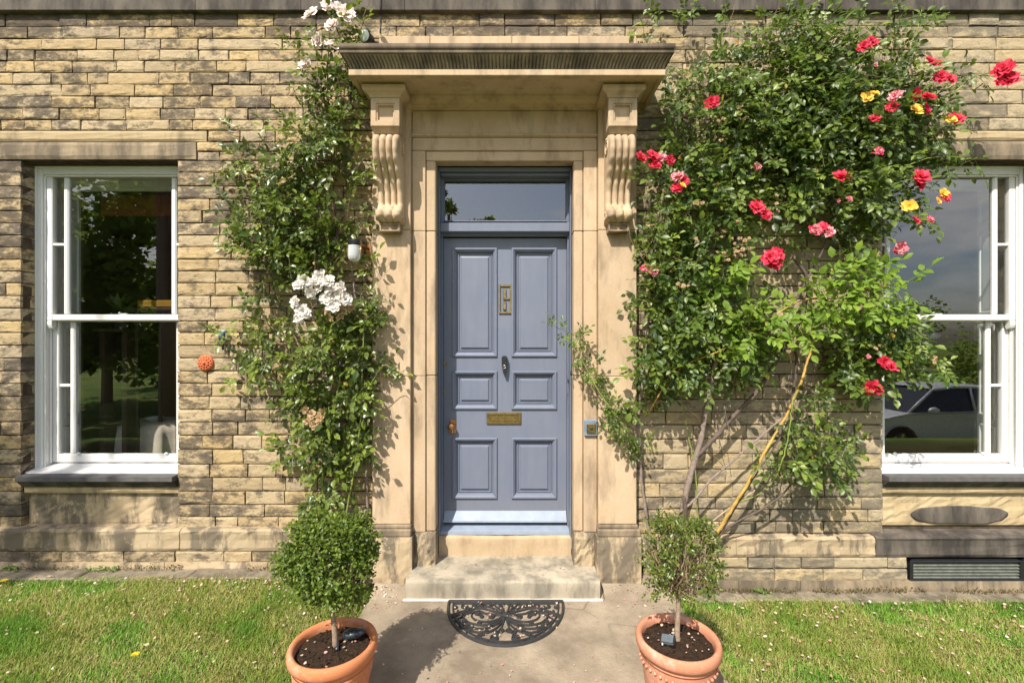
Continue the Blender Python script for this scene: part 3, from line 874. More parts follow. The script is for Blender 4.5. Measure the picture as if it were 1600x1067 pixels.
# ================================================================ doorcase
dc = new_obj('doorcase', None, house)
ST_ = M['stone']
def dblock(name, mat, x0, x1, y0, y1, z0, z1, c=.003):
    b = MB(); b.slab(x0, x1, y0, y1, z0, z1, c, rb.random()); return b.build(name, mat, dc)
for s in (-1, 1):
    X = lambda v: CX + s*v
    # pilaster in three drums, plain face
    zs = [.413, 1.39, 2.358, 3.165]
    for z0, z1 in zip(zs[:-1], zs[1:]): dblock('pilaster', ST_, X(.622), X(.874), -.09, .05, z0+.0012, z1-.0012)
    dblock('pilaster_base', M['lintel'], X(.616), X(.880), -.105, .05, .390, .4115, .004)
    dblock('pilaster_base', M['lintel'], X(.612), X(.892), -.125, .05, .342, .3885, .006)
    rough_block('pilaster_plinth', M['plinth'], min(X(.604),X(.896)), max(X(.604),X(.896)), -.13, .05, .04, .3405, dc, .004, .006, 8, 8)
    # architrave: outer flat and inner fascia
    for z0, z1 in zip(*[[.345, 1.39, 2.36, 2.898][i:] for i in (0, 1)]):
        dblock('architrave', ST_, X(.530), X(.619), -.052, .05, z0+.0012, z1-.0012)
        dblock('architrave', ST_, X(.4645), X(.5275), -.040, .058, z0+.0012, z1-.0012 - (.064 if z1 > 2.8 else 0), .006)
    rough_block('architrave_foot', M['plinth'], min(X(.462),X(.602)), max(X(.462),X(.602)), -.07, .05, .06, .343, dc, .012, .01, 6, 8)
dblock('architrave_head', ST_, CX-.5275, CX+.5275, -.040, .058, 2.834, 2.8975, .004)
dblock('architrave_head', ST_, CX-.619, CX+.619, -.052, .05, 2.899, 2.984, .004)
b = MB(); pr = [(.05,2.985),(-.056,2.985),(-.068,2.992),(-.072,3.000),(-.068,3.006),(-.056,3.010),(.05,3.010)]
b.loops([[(x, y, z) for y, z in pr] for x in (CX-.62, CX+.62)], True, True, True, .4); b.build('fillet_moulding', ST_, dc)
dblock('frieze', ST_, CX-.6195, CX+.6195, -.046, .05, 3.0115, 3.166)
# bed mouldings between and around the console blocks
def mould(name, mat, cx, prof, a=.5, back=.02):
    """mitred three-sided moulding; prof = [(half, y, z)]"""
    b = MB(); rings = []
    for h_, y, z in prof:
        rings.append([(cx-h_, back, z), (cx-h_, y, z), (cx+h_, y, z), (cx+h_, back, z)])
    b.loops(rings, False, False, False, a)
    return b
cc = CX+.02
b = MB()
pr = [(.02,3.167),(-.060,3.167),(-.066,3.171),(-.085,3.175),(-.088,3.182),(-.105,3.184),(-.118,3.189),(-.132,3.198),(-.16,3.200),(-.163,3.212),(.02,3.212)]
b.loops([[(x, y, z) for y, z in pr] for x in (CX-.64, CX+.64)], True, True, True, .5); b.build('bed_moulding', M['stone'], dc)
for s in (-1, 1):
    # run of the same bed moulding returning behind each console out to the cornice end
    xm = CX+s*.74
    b = mould('', ST_, xm, [(.088,-.262,3.134),(.096,-.270,3.1365),(.098,-.274,3.146),(.108,-.284,3.156),(.128,-.300,3.166),(.133,-.306,3.172),(.133,-.306,3.199),(.0,-.1,3.2005)], .5)
    b.build('console_cap', ST_, dc)
    b = MB()
    b.rect(xm-.090, xm+.090, 2.957, 3.1345, [(0,.0),(0,-.266),(.004,-.270),(.032,-.270),(.036,-.262),(.042,-.262),(.046,-.246),(.05,-.246)], .45)
    b.build('console_block', ST_, dc)
    b = mould('', ST_, xm, [(.072,-.2,2.925),(.074,-.236,2.926),(.078,-.240,2.932),(.086,-.252,2.945),(.090,-.262,2.957),(.0,-.2,2.958)], .4); b.build('console_neck', ST_, dc)
    # scroll
    b = MB(); NX, NZ = 32, 46; hw = .082
    def depth(t):
        # t: 0 top .. 1 bottom
        keys = [(0,.135),(.03,.165),(.09,.185),(.18,.188),(.28,.172),(.38,.130),(.50,.084),(.64,.060),(.76,.056),(.82,.074),(.88,.112),(.935,.114),(.975,.090),(1,.05)]
        for (a_, b_), (c_, d_) in zip(keys[:-1], keys[1:]):
            if t <= c_:
                u = (t-a_)/(c_-a_); u = u*u*(3-2*u); return b_+(d_-b_)*u
        return keys[-1][1]
    z_t, z_b = 2.924, 2.385; V = []
    for j in range(NZ+1):
        t = j/NZ; z = z_t+(z_b-z_t)*t
        for i in range(NX+1):
            u = i/NX
            if t < .80:
                lb = abs(sin(pi*u*4)); lob = .026*(lb**.55) - .018
                lob -= .006*(1-abs(2*((u*4) % 1)-1))*0
            else:
                lb = abs(sin(pi*u*3)); lob = .030*(lb**.6) - .014
            if i in (0, NX): lob = -.012
            bt = (1 - .35*max(0, (t-.96)/.04))
            V.append((xm-hw*bt+2*hw*bt*u, -.09-(depth(t)+lob), z))
    Fs = [(j*(NX+1)+i, (j+1)*(NX+1)+i, (j+1)*(NX+1)+i+1, j*(NX+1)+i+1) for j in range(NZ) for i in range(NX)]
    k = len(V)
    for j in range(NZ+1):
        z = z_t+(z_b-z_t)*j/NZ; V.append((xm-hw,-.089,z)); V.append((xm+hw,-.089,z))
    for j in range(NZ):
        Fs.append((j*(NX+1), k+2*j, k+2*j+2, (j+1)*(NX+1))); Fs.append((j*(NX+1)+NX, (j+1)*(NX+1)+NX, k+2*j+3, k+2*j+1))
    Fs.append(tuple([k]+list(range(0,NX+1))+[k+1])); Fs.append(tuple(([k+2*NZ]+[NZ*(NX+1)+i for i in range(NX+1)]+[k+2*NZ+1])[::-1]))
    b.add(V, Fs, .5)
    sc2 = b.build('console_scroll', ST_, dc, smooth=True)
    try: sc2.data.set_sharp_from_angle(angle=radians(60))
    except Exception: pass
    # volutes on both cheeks
    for sd in (-1, 1):
        for cz, cy, R0, turns in ((2.862, -.185, .052, 2.2), (2.425, -.155, .026, 1.6)):
            pts = []; v = MB()
            for q in range(40):
                u = q/39; rr = R0*(1-.86*u); an = turns*2*pi*u + pi/2
                pts.append((xm+sd*(hw+.002), cy - rr*cos(an), cz + rr*sin(an)))
            v.tube(pts, [.006*(1-.5*q/39) for q in range(40)], 5, .5)
            v.build('volute', ST_, dc, smooth=True)
    b = MB(); b.rect(xm-.066, xm+.066, 2.330, 2.384, [(0,-.088),(0,-.158),(.003,-.161),(.010,-.161),(.013,-.150),(.016,-.150)], .2); b.build('console_foot', M['cornice'], dc)

# cornice
ccx = -.03
b = mould('', None, ccx, [(.60,-.05,3.214),(.86,-.10,3.2135),(.90,-.30,3.2125),(.915,-.345,3.2120),(.917,-.350,3.2030),(.940,-.385,3.2020),(.943,-.390,3.206),(.943,-.390,3.238),(.940,-.386,3.2405)], .5)
b.build('cornice_fascia', M['stone'], dc)
b = MB(); NXC = 704
pts2 = [(.940,-.386,3.2405),(.941,-.388,3.246),(.944,-.393,3.256),(.950,-.403,3.270),(.958,-.415,3.284),(.966,-.426,3.296),(.970,-.433,3.3036)]
V = []; Fs = []
for j, (h_, y, z) in enumerate(pts2):
    for i in range(NXC+1):
        u = i/NXC; flt = abs(sin(pi*88*u))**.7 if 0 < j < 6 else 0
        V.append((ccx-h_+2*h_*u, y - .015*flt + (.010 if 0 < j < 6 else 0), z))
Fs = [(j*(NXC+1)+i, j*(NXC+1)+i+1, (j+1)*(NXC+1)+i+1, (j+1)*(NXC+1)+i) for j in range(6) for i in range(NXC)]
for s in (-1, 1):
    k = len(V); V += [(ccx+s*h_, yy_, z) for (h_, y, z) in pts2 for yy_ in (y, .02)]
    Fs += [(k+2*j, k+2*j+1, k+2*j+3, k+2*j+2) for j in range(6)]
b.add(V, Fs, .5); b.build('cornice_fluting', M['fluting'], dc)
b = mould('', None, ccx, [(.970,-.433,3.3036),(.978,-.443,3.306),(.978,-.445,3.318),(.972,-.438,3.322),(.980,-.449,3.330),(.983,-.452,3.338),(.983,-.452,3.353),(.978,-.447,3.357),(.86,-.155,3.385),(.84,-.12,3.387)], .5)
b.build('cornice_capping', M['capping'], dc)
xs_ = [XW(592,-.15), XW(672,-.15), XW(800,-.15), XW(905,-.15), XW(995,-.15)]
for a, c in zip(xs_[:-1], xs_[1:]):
    dblock('blocking_stone', ST_, a+.001, c-.001, -.15, .0, 3.386, 3.600, .004)

# steps
stp = new_obj('steps', None, dc.parent)
def step_block(name, mat, x0, x1, y0, y1, z0, z1, nose=.02, amp=.004, nxx=24):
    b = MB(); V = []; r = rb
    prof = [(y0+.006, z0),(y0+.003, z0+(z1-z0)*.3),(y0+.004, z0+(z1-z0)*.65),(y0, z1-.018),(y0+.004,z1-.006),(y0+.014, z1),(y0+(y1-y0)*.4, z1-.002),(y0+(y1-y0)*.7, z1-.001),(y1, z1)]
    for y, z in prof:
        for i in range(nxx+1):
            V.append((x0+(x1-x0)*i/nxx, y+r.uniform(-amp,amp)*(1 if y < y0+.02 else 0), z + (r.uniform(-.0016,.0016) if z > z0 else 0) - (.006*math.exp(-((i/nxx-.5)/.25)**2) if z > z1-.02 else 0)))
    n = nxx+1
    Fs = [(j*n+i, j*n+i+1, (j+1)*n+i+1, (j+1)*n+i) for j in range(len(prof)-1) for i in range(nxx)]
    k = len(V); V += [(x0,y1,z0),(x1,y1,z0)]
    Fs.append(tuple([k]+[j*n for j in range(len(prof))])); Fs.append(tuple(([k+1]+[j*n+nxx for j in range(len(prof))])[::-1]))
    b.add(V, Fs, .5); o = b.build(name, mat, stp, smooth=True)
    try: o.data.set_sharp_from_angle(angle=radians(50))
    except Exception: pass
    return o
step_block('step', M['step'], CX-.615, CX+.600, -.262, .10, -.02, .128)
step_block('threshold', M['threshold'], CX-.462, CX+.462, .075, .34, .10, .262, .01, .002)
b = MB(); b.slab(CX-.63, CX+.615, -.276, -.255, -.03, .017, .003); b.build('mortar_line', mat_flat('pale mortar', (.55,.50,.42), .95, 0, .1, .2, .4), stp)

# ================================================================ door and fanlight
PT = M['paint']
dr = new_obj('door_frame', None, house)
b = MB()
for s in (-1, 1):
    b.slab(CX+s*.455, CX+s*.4635, .064, .22, .262, 2.833, .002)
    b.slab(CX+s*.446, CX+s*.4555, .15, .25, .262, 2.80, .002)
b.slab(CX-.4545, CX+.4545, .065, .22, 2.805, 2.832, .003); b.slab(CX-.4545, CX+.4545, .10, .22, 2.785, 2.804, .004)
b.build('jamb', PT, dr)
b = MB()
pr = [(.24,2.375),(.165,2.375),(.160,2.379),(.160,2.386),(.120,2.392),(.110,2.398),(.110,2.452),(.116,2.458),(.170,2.470),(.176,2.476),(.24,2.478)]
b.loops([[(x, y, z) for y, z in pr] for x in (CX-.454, CX+.454)], True, True, True); b.build('transom', M['paint'], dr)
b = MB()
fx0, fx1, fz0, fz1 = CX-.4455, CX+.4455, 2.479, 2.7845
b.loops([[(fx0+i, y, fz0+i), (fx1-i, y, fz0+i), (fx1-i, y, fz1-i), (fx0+i, y, fz1-i)] for i, y in ((0,.16),(.004,.16),(.010,.172),(.010,.2))]); b.build('glazing_bead', PT, dr)
b = MB(); b.add([(fx0,.186,fz0),(fx1,.186,fz0),(fx1,.186,fz1),(fx0,.186,fz1)], [(0,1,2,3)]); b.build('fanlight_pane', M['glass'], dr)
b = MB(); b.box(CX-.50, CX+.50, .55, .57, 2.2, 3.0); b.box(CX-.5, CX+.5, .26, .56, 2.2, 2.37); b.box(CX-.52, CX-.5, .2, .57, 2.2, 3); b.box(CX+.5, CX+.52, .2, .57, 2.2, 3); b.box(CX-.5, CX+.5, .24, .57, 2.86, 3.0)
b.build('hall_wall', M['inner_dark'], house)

door = new_obj('door', None, house)
dx0, dx1, dz0, dz1, dy = CX-.4445, CX+.4445, .305, 2.366, .200
pan = []
for (a, b_, t, u) in ((708,777,388,556),(801,870,388,556),(707,776,580,638),(799,869,580,638),(707,775,684,777),(799,868,684,777)):
    pan.append((XW(a,dy), XW(b_,dy), ZW(u,dy), ZW(t,dy)))
b = MB()
# leaf as stiles and rails around the panel openings, face flush
xsl = sorted({dx0, dx1, pan[0][0], pan[0][1], pan[1][0], pan[1][1]})
def col_(x0, x1, z0, z1): b.box(x0, x1, dy, dy+.045, z0, z1)
xa0, xa1 = (pan[0][0]+pan[4][0])/2, (pan[0][1]+pan[4][1])/2
xb0, xb1 = (pan[1][0]+pan[5][0])/2, (pan[1][1]+pan[5][1])/2
zr = [(pan[4][2], pan[4][3]), (pan[2][2], pan[2][3]), (pan[0][2], pan[0][3])]
col_(dx0, xa0, dz0, dz1); col_(xb1, dx1, dz0, dz1)
zz = [dz0] + [v for p in zr for v in p] + [dz1]
for i in range(0, len(zz), 2): col_(xa0, xb1, zz[i], zz[i+1])
for z0, z1 in zr: col_(xa1, xb0, z0, z1)
b.build('door_leaf', PT, door)
for (z0, z1) in zr:
    for (x0, x1) in ((xa0, xa1), (xb0, xb1)):
        b = MB()
        g = .0
        b.rect(x0-.004, x1+.004, z0-.004, z1+.004, [(0,dy+.001),(0,dy-.010),(.004,dy-.014),(.013,dy-.014),(.018,dy-.008),(.022,dy-.006),(.030,dy+.006),(.036,dy+.020),(.040,dy+.021),(.042,dy+.013),(.047,dy+.013),(.049,dy+.022),(.062,dy+.018),(.066,dy+.010),(.070,dy+.009)])
        b.build('panel', PT, door)
b = MB(); pr = [(dy+.01,.395),(dy-.004,.395),(dy-.010,.388),(dy-.050,.340),(dy-.052,.330),(dy-.046,.326),(dy+.01,.326)]
b.loops([[(x, y, z) for y, z in pr] for x in (dx0+.004, dx1-.004)], True, True, True); b.build('weather_board', M['paint_pale'], door)
b = MB(); pr = [(.26,.306),(.185,.302),(.120,.288),(.100,.283),(.098,.264),(.26,.264)]
b.loops([[(x, y, z) for y, z in pr] for x in (CX-.4538, CX+.4538)], True, True, True); b.build('door_sill', M['paint_pale'], house)
# house number 6: open brass rectangle with two inner bars
BR = M['brass']
npl = new_obj('number_plate', None, door)
nx0, nx1, nz0, nz1 = XW(779.2,dy), XW(799.6,dy), ZW(489.6,dy), ZW(444.6,dy); y0, y1 = dy-.012, dy-.001; t = .0125
b = MB()
b.slab(nx0, nx0+t, y0, y1, nz0, nz1, .0015); b.slab(nx1-t, nx1, y0, y1, nz0, nz1, .0015)
b.slab(nx0+t, nx1-t, y0+.0005, y1, nz1-t, nz1, .0015); b.slab(nx0+t, nx1-t, y0+.0005, y1, nz0, nz0+t, .0015)
b.build('number_border', BR, npl)
xm_ = XW(788.6,dy); zmid = ZW(466.3,dy)
b = MB()
b.slab(xm_-.012, xm_+.010, y0, y1, zmid+.006, nz1-t-.016, .0015)
b.slab(xm_-.012, nx1-t, y0+.0004, y1, zmid-.006, zmid+.0055, .0015)
b.slab(xm_-.012, xm_+.010, y0, y1, nz0+t+.014, zmid-.020, .0015)
b.build('digit_bars', BR, npl)
# letterbox
lx0, lx1, lz0, lz1 = XW(760.5,dy), XW(814,dy), ZW(661.5,dy), ZW(643.5,dy)
b = MB(); b.rect(lx0, lx1, lz0, lz1, [(0,dy-.001),(0,dy-.010),(.002,dy-.012),(.016,dy-.012),(.018,dy-.003)]); lb = b.build('letterbox', BR, door)
b = MB(); b.slab(lx0+.03, lx1-.03, dy-.006, dy-.0035, lz0+.020, lz1-.022, .001); b.build('flap', BR, lb)
# black knocker with a ring
b = MB(); kx = XW(788.3,dy); kz = [ZW(v,dy) for v in (583,575,570,562,558,555.5)]
rr_ = [.008,.015,.018,.020,.020,.012]
rings = []
for y, sc3 in ((dy,1.0),(dy-.040,1.0),(dy-.048,.82)):
    ring = []
    for z, r_ in zip(kz, rr_): ring.append((kx-r_*sc3, y, z))
    for z, r_ in list(zip(kz, rr_))[::-1]: ring.append((kx+r_*sc3, y, z))
    rings.append(ring)
b.loops(rings, True, True, True); kn = b.build('door_knocker', M['black'], door)
b = MB(); b.tube([(kx+.010*cos(2*pi*i/20), dy-.050, ZW(572,dy)+.010*sin(2*pi*i/20)) for i in range(21)], .0022, 5); b.build('ring', mat_flat('chrome', (.6,.6,.6), .25, 1, .5, .05), kn, smooth=True)
b = MB(); b.sphere((kx, dy-.050, ZW(561,dy)), .006, 10, 6, (1,.5,1)); b.build('peephole', mat_flat('lens', (.02,.02,.02), .1, 0, .6, 0), kn, smooth=True)
# knob with back plate
b = MB(); b.slab(XW(702.5,dy), XW(713,dy), dy-.006, dy, ZW(676.5,dy), ZW(654.5,dy), .003); kb = b.build('knob', M['copper'], door)
b = MB(); kcx, kcz = XW(706.3,dy), ZW(664.5,dy)
def lathe_y(b, prof, c, n=20):
    rings = [[(c[0]+r*cos(2*pi*k/n), c[1]-d_, c[2]+r*sin(2*pi*k/n)) for k in range(n)] for r, d_ in prof]
    b.loops(rings, True, False, True)
lathe_y(b, [(.014,.004),(.011,.012),(.009,.022),(.016,.030),(.024,.040),(.026,.048),(.024,.056),(.014,.062),(.010,.060),(.004,.064)], (kcx, dy, kcz)); b.build('handle', M['copper'], kb, smooth=True)
b = MB(); b.tube([(kcx+.003,dy-.012,kcz-.022),(kcx+.003,dy-.016,kcz-.05)], [.007,.009], 8); b.build('keyhole_cover', M['copper'], kb)
for px, py in ((695.6, 567.5), (691.5, 612.3)):
    b = MB(); lathe_y(b, [(.0135,.0),(.0135,.004),(.011,.007),(.006,.007),(.005,.004)], (XW(px,dy)+(.004 if px<694 else 0), dy, ZW(py,dy))); b.build('lock', M['brass'], door, smooth=True)
# ================================================================ planting
rng = np.random.default_rng(5)
rp_ = random.Random(9)

def leaflet_template(L=1.0, Wd=.62, fold=.14, curl=.12, serr=False):
    """leaf along +X, lying in XY, upper side +Z"""
    V = np.array([[0,0,0],[.28,-.40*Wd,fold*.55],[.62,-.44*Wd,fold*.5],[1,0,-curl],[.62,.44*Wd,fold*.5],[.28,.40*Wd,fold*.55],[.33,0,0],[.68,0,-curl*.3]], float)*L
    Fc = np.array([[0,1,6],[6,1,2],[6,2,7],[7,2,3],[7,3,4],[6,7,4],[6,4,5],[0,6,5]])
    return V, Fc
def compound_template(r, nlf=5, L=.040, spread=.62):
    """rose leaf: rachis with leaflets in pairs and one at the tip; origin at the stalk"""
    Vs = []; Fs = []; off = 0
    lv, lf = leaflet_template()
    pairs = (nlf-1)//2
    rl = L*(.75+.75*pairs)
    for i in range(pairs+1):
        if i == pairs: items = [(rl, 0, 1.08)]
        else:
            x = rl*(.38 + .52*i/max(1,pairs)); items = [(x, 1, .86+.1*i), (x, -1, .86+.1*i)]
        for x, sd, sz in items:
            a = sd*(1.05 + r.uniform(-.2,.2)) if sd else r.uniform(-.15,.15)
            rollx = r.uniform(-.5,.5); pit = r.uniform(-.25,.35)
            Mx = np.array(Matrix.Rotation(a,3,'Z') @ Matrix.Rotation(pit,3,'Y') @ Matrix.Rotation(rollx,3,'X'))
            v = (lv*L*sz*r.uniform(.88,1.1)) @ Mx.T + np.array([x, sd*.003, -.10*x*x/L*.25])
            Vs.append(v); Fs.append(lf+off); off += len(v)
    V = np.array([[0,-.0010,0],[0,.0010,0],[rl,.0006,-.01],[rl,-.0006,-.01]]); Vs.append(V); Fs.append(np.array([[0,1,2],[0,2,3]])+off)
    return np.vstack(Vs), np.vstack(Fs)
RT = [compound_template(rp_, n, L) for n, L in ((5,.049),(5,.042),(7,.037),(5,.053),(3,.052),(5,.037))]
RT_big = [compound_template(rp_, n, L) for n, L in ((5,.062),(7,.052),(5,.056))]

def basis(d, up):
    """matrix whose X axis is d and whose Z axis is as near up as possible"""
    d = d.normalized(); y = up.cross(d)
    if y.length < 1e-4: y = Vector((1,0,0)).cross(d)
    y.normalize(); z = d.cross(y)
    return np.array([[d.x,y.x,z.x],[d.y,y.y,z.y],[d.z,y.z,z.z]])

def foliage(blobs, seed, step=.030, dens=1.0, area=1.0, templates=RT, ymin=.05, ymax=.36, lean=(0,0)):
    """blobs of (px, py, rx, ry, n twigs[, depth]) -> twigs, leaf placements (matrix, location, template)"""
    r = random.Random(seed); twigs = []; leaves = []
    for bl in blobs:
        cx, cy, rx, ry, n = bl[:5]; dep = bl[5] if len(bl) > 5 else None
        n = n*dens*r.choice((.35,.7,1.0,1.3,1.7))
        for _ in range(max(1, int(n))):
            a = r.uniform(0, 2*pi); q = sqrt(r.random())
            px, py = cx+rx*q*cos(a), cy+ry*q*sin(a)
            Y = -r.uniform(ymin, ymax) if dep is None else -r.uniform(dep*.7, dep*1.15)
            Y *= (1 - .35*q)
            p = P(px, py, Y)
            L_ = r.uniform(.07, .20)
            d = Vector((r.gauss(0,.7)+.3*cos(a), r.gauss(-.15,.35), r.gauss(.25,.7)-.2*sin(a))).normalized()
            p0 = p - d*L_*.5
            pts = [p0]; dd = d.copy(); k = max(2, int(L_/step))
            for i in range(k):
                dd = (dd + Vector((r.gauss(0,.16), r.gauss(-.03,.12), r.gauss(-.07,.14)))).normalized()
                q_ = pts[-1] + dd*step
                if q_.y > -.025: q_.y = -.025 - r.random()*.02
                pts.append(q_)
            twigs.append(pts)
            for i, q_ in enumerate(pts[1:]):
                sd = 1 if i % 2 else -1
                side = dd.cross(Vector((0,-1,.3))).normalized()*sd
                ld = (side*r.uniform(.5,1.1) + dd*r.uniform(.1,.7) + Vector((r.gauss(0,.3), r.gauss(-.25,.3), r.gauss(-.25,.3)))).normalized()
                up = (Vector((-.25,-.62,.75)) + Vector((r.gauss(0,.38), r.gauss(0,.38), r.gauss(0,.38)))).normalized()
                leaves.append((basis(ld, up)*r.uniform(.75,1.15), np.array(q_), r.randrange(len(templates))))
            ld = (dd + Vector((0,-.1,.0))).normalized()
            leaves.append((basis(ld, Vector((-.2,-.6,.7))), np.array(pts[-1]), r.randrange(len(templates))))
    return twigs, leaves

def twig_mesh(name, twigs, mat, parent, rad=.0022):
    V = []; Fc = []
    for pts in twigs:
        n = len(V); m_ = len(pts)
        for i, p in enumerate(pts):
            r_ = rad*(1-.6*i/m_)
            V += [(p[0]-r_, p[1], p[2]-r_*.5), (p[0]+r_, p[1], p[2]-r_*.5), (p[0], p[1]-r_, p[2]+r_)]
        for i in range(m_-1):
            for k in range(3): Fc.append((n+i*3+k, n+i*3+(k+1)%3, n+i*3+3+(k+1)%3, n+i*3+3+k))
    o = np_mesh(name, np.array(V), np.array(Fc), np.full(len(Fc), .5), mat, parent, True)
    o['kind'] = 'stuff'; return o

def leaf_objects(plant, leaves, mat, templates, nobj, name='leaf', tmesh=None, old=None):
    """the nobj leaves nearest the viewer as single parts, the rest joined"""
    idx = sorted(range(len(leaves)), key=lambda i: leaves[i][1][1])
    inview = [i for i in idx if abs(leaves[i][1][0]) < 3.2 and leaves[i][1][2] < 3.8]
    sel = set(inview[:nobj])
    leaves = [(m_, l_, t_ % len(templates)) for m_, l_, t_ in leaves]
    ms = []
    for t, (tv, tf) in enumerate(templates):
        me = bpy.data.meshes.new(name); me.from_pydata(tv.tolist(), [], tf.tolist()); me.materials.append(mat)
        at = me.attributes.new('tint','FLOAT','FACE'); at.data.foreach_set('value', np.full(len(tf), .0, dtype=np.float32)); ms.append(me)
    for i in sel:
        mt, lc, t = leaves[i]
        o = bpy.data.objects.new(name, ms[t]); COL.objects.link(o); o.parent = plant
        m4 = Matrix([[*mt[0], lc[0]], [*mt[1], lc[1]], [*mt[2], lc[2]], [0,0,0,1]]); o.matrix_world = m4
    Vs, Fs, Ts = [], [], []; off = 0
    for t, (tv, tf) in enumerate(templates):
        ii = [i for i in range(len(leaves)) if i not in sel and leaves[i][2] == t]
        if not ii: continue
        V, Fc, T = instance_np(tv, tf, np.array([leaves[i][0] for i in ii]), np.array([leaves[i][1] for i in ii]), rng.random(len(ii)))
        Vs.append(V); Fs.append(Fc+off); Ts.append(T); off += len(V)
    if Vs:
        o = np_mesh('foliage', np.vstack(Vs), np.vstack(Fs), np.concatenate(Ts), mat, plant); o['kind'] = 'stuff'

def cane(plant, pts, r0, r1, mat, wob=.002, seed=0, thorns=0):
    """pts = (px, py, Y)"""
    r = random.Random(seed); Q = smooth_path([P(*p) for p in pts], 7)
    n = len(Q)
    Q = [q + Vector((r.gauss(0,wob), r.gauss(0,wob*.6), 0)) for q in Q]
    b = MB(); b.tube(Q, [(r0+(r1-r0)*i/n)*r.uniform(.9,1.12) for i in range(n)], 7, .5)
    if thorns:
        for i in range(n*2):
            t = r.random()*(n-1); k = int(t); p = Q[k].lerp(Q[min(k+1,n-1)], t-k); a = r.uniform(0, 2*pi)
            d = Vector((cos(a), -abs(sin(a)), .2)).normalized(); R_ = r0
            w = Vector((0,0,.004)); e_ = p+d*(R_+.009)
            b.add([p+w, p-w, e_, p+Vector((.003,0,0))], [(0,1,2),(0,2,3),(1,3,2)], .5)
    return b.build('cane', mat, plant, smooth=True)

def bloom_mesh(name, mat, r, rings, R=1.0, cup=.5, seed=0, ruff=.12):
    """rings = [(n petals, radius, opening angle)]; faces +Z"""
    rr = random.Random(seed); b = MB()
    for ri, (n, rad, op) in enumerate(rings):
        for k in range(n):
            a = 2*pi*(k+.5*(ri % 2)+rr.uniform(-.15,.15))/n
            Lp = rad*rr.uniform(.85,1.12); wd = Lp*rr.uniform(.85,1.05)*(.9 if n > 5 else 1.1)
            o_ = op + rr.uniform(-.2,.2)
            # petal grid 3 x 4
            vs = []
            for j, v in enumerate((0,.35,.7,1.0)):
                w = wd*(.22, .75, 1.0, .72)[j]*.5
                for u in (-1, 0, 1):
                    lift = sin(o_)*v*Lp*(1-.35*v) + (abs(u)*.16*Lp*v) + rr.uniform(-ruff,ruff)*Lp*(v > .5)*.6
                    out = cos(o_)*v*Lp*(1+.1*v) + (-.05*Lp*abs(u)*v) + rr.uniform(-ruff,ruff)*Lp*(v > .9)
                    x, y = out, u*w
                    vs.append((x*cos(a)-y*sin(a), x*sin(a)+y*cos(a), lift + .02*ri*R))
            tints = [(.12, .5), (.30, .7), (.62, .98)]
            for j in range(3):
                for u in range(2):
                    i0 = j*3+u
                    b.add([vs[i0], vs[i0+1], vs[i0+4], vs[i0+3]], [(0,1,2,3)], rr.uniform(*tints[j]))
    me = b.mesh(name); me.materials.append(mat)
    me.polygons.foreach_set('use_smooth', [True]*len(me.polygons)); return me
BL = {}
def blooms(key, mat, n=3, R=.045, full=True):
    out = []
    for i in range(n):
        rings = [(6,R,.15),(6,R*.85,.55),(5,R*.65,.95),(4,R*.42,1.3)] if full else [(5,R,.2),(5,R*.8,.6),(3,R*.35,1.1)]
        out.append(bloom_mesh('flower', mat, None, rings, R, seed=hash(key) % 97 + i, ruff=.16))
    BL[key] = out
for kk, mt, R_, fu in (('white','p_white',.046,True),('pink','p_pink',.052,True),('red','p_red',.040,True),('stripe','p_stripe',.036,True),('yellow','p_yellow',.038,False),('dry','p_dry',.034,True)):
    random.seed(kk); 
    out = []
    for i in range(3):
        rings = [(6,R_,.15),(6,R_*.85,.55),(5,R_*.65,.95),(4,R_*.42,1.3)] if fu else [(5,R_,.2),(5,R_*.8,.6),(3,R_*.35,1.1)]
        out.append(bloom_mesh('flower', M[mt], None, rings, R_, seed=len(kk)*13+i, ruff=.17))
    BL[kk] = out
rf = random.Random(21)
def flower(plant, kind, px, py, size=1.0, Y=-.30, face=None):
    o = bpy.data.objects.new('flower', rf.choice(BL[kind])); COL.objects.link(o); o.parent = plant
    d = Vector(face) if face else Vector((rf.gauss(-.15,.35), -1, rf.gauss(.35,.3)))
    q = d.normalized().to_track_quat('Z','Y') @ Quaternion((0,0,1), rf.uniform(0, 6.28))
    o.rotation_mode = 'QUATERNION'; o.rotation_quaternion = q; o.location = P(px, py, Y)
    s = size*rf.uniform(.92,1.08); o.scale = (s, s, s)
    return o

RT_s = [compound_template(rp_, 1, L) for L in (.030,.036)]
def fine_twigs(plant, seed, n, box, rad):
    r = random.Random(seed); tw_ = []
    for _ in range(n):
        px, py = r.uniform(box[0], box[1]), r.uniform(box[2], box[3]); p = P(px, py, -r.uniform(.04,.22)); d = Vector((r.gauss(0,.6), r.gauss(0,.2), r.gauss(.9,.4))).normalized()
        pts = [p]
        for _ in range(r.randint(6, 13)):
            d = (d + Vector((r.gauss(0,.15), r.gauss(0,.10), r.gauss(0,.12)))).normalized(); q_ = pts[-1] + d*.03
            q_.y = min(q_.y, -.015); pts.append(q_)
        tw_.append(pts)
    twig_mesh('bare_twigs', tw_, M['dry_twig'] if seed % 2 else M['cane'], plant, rad)

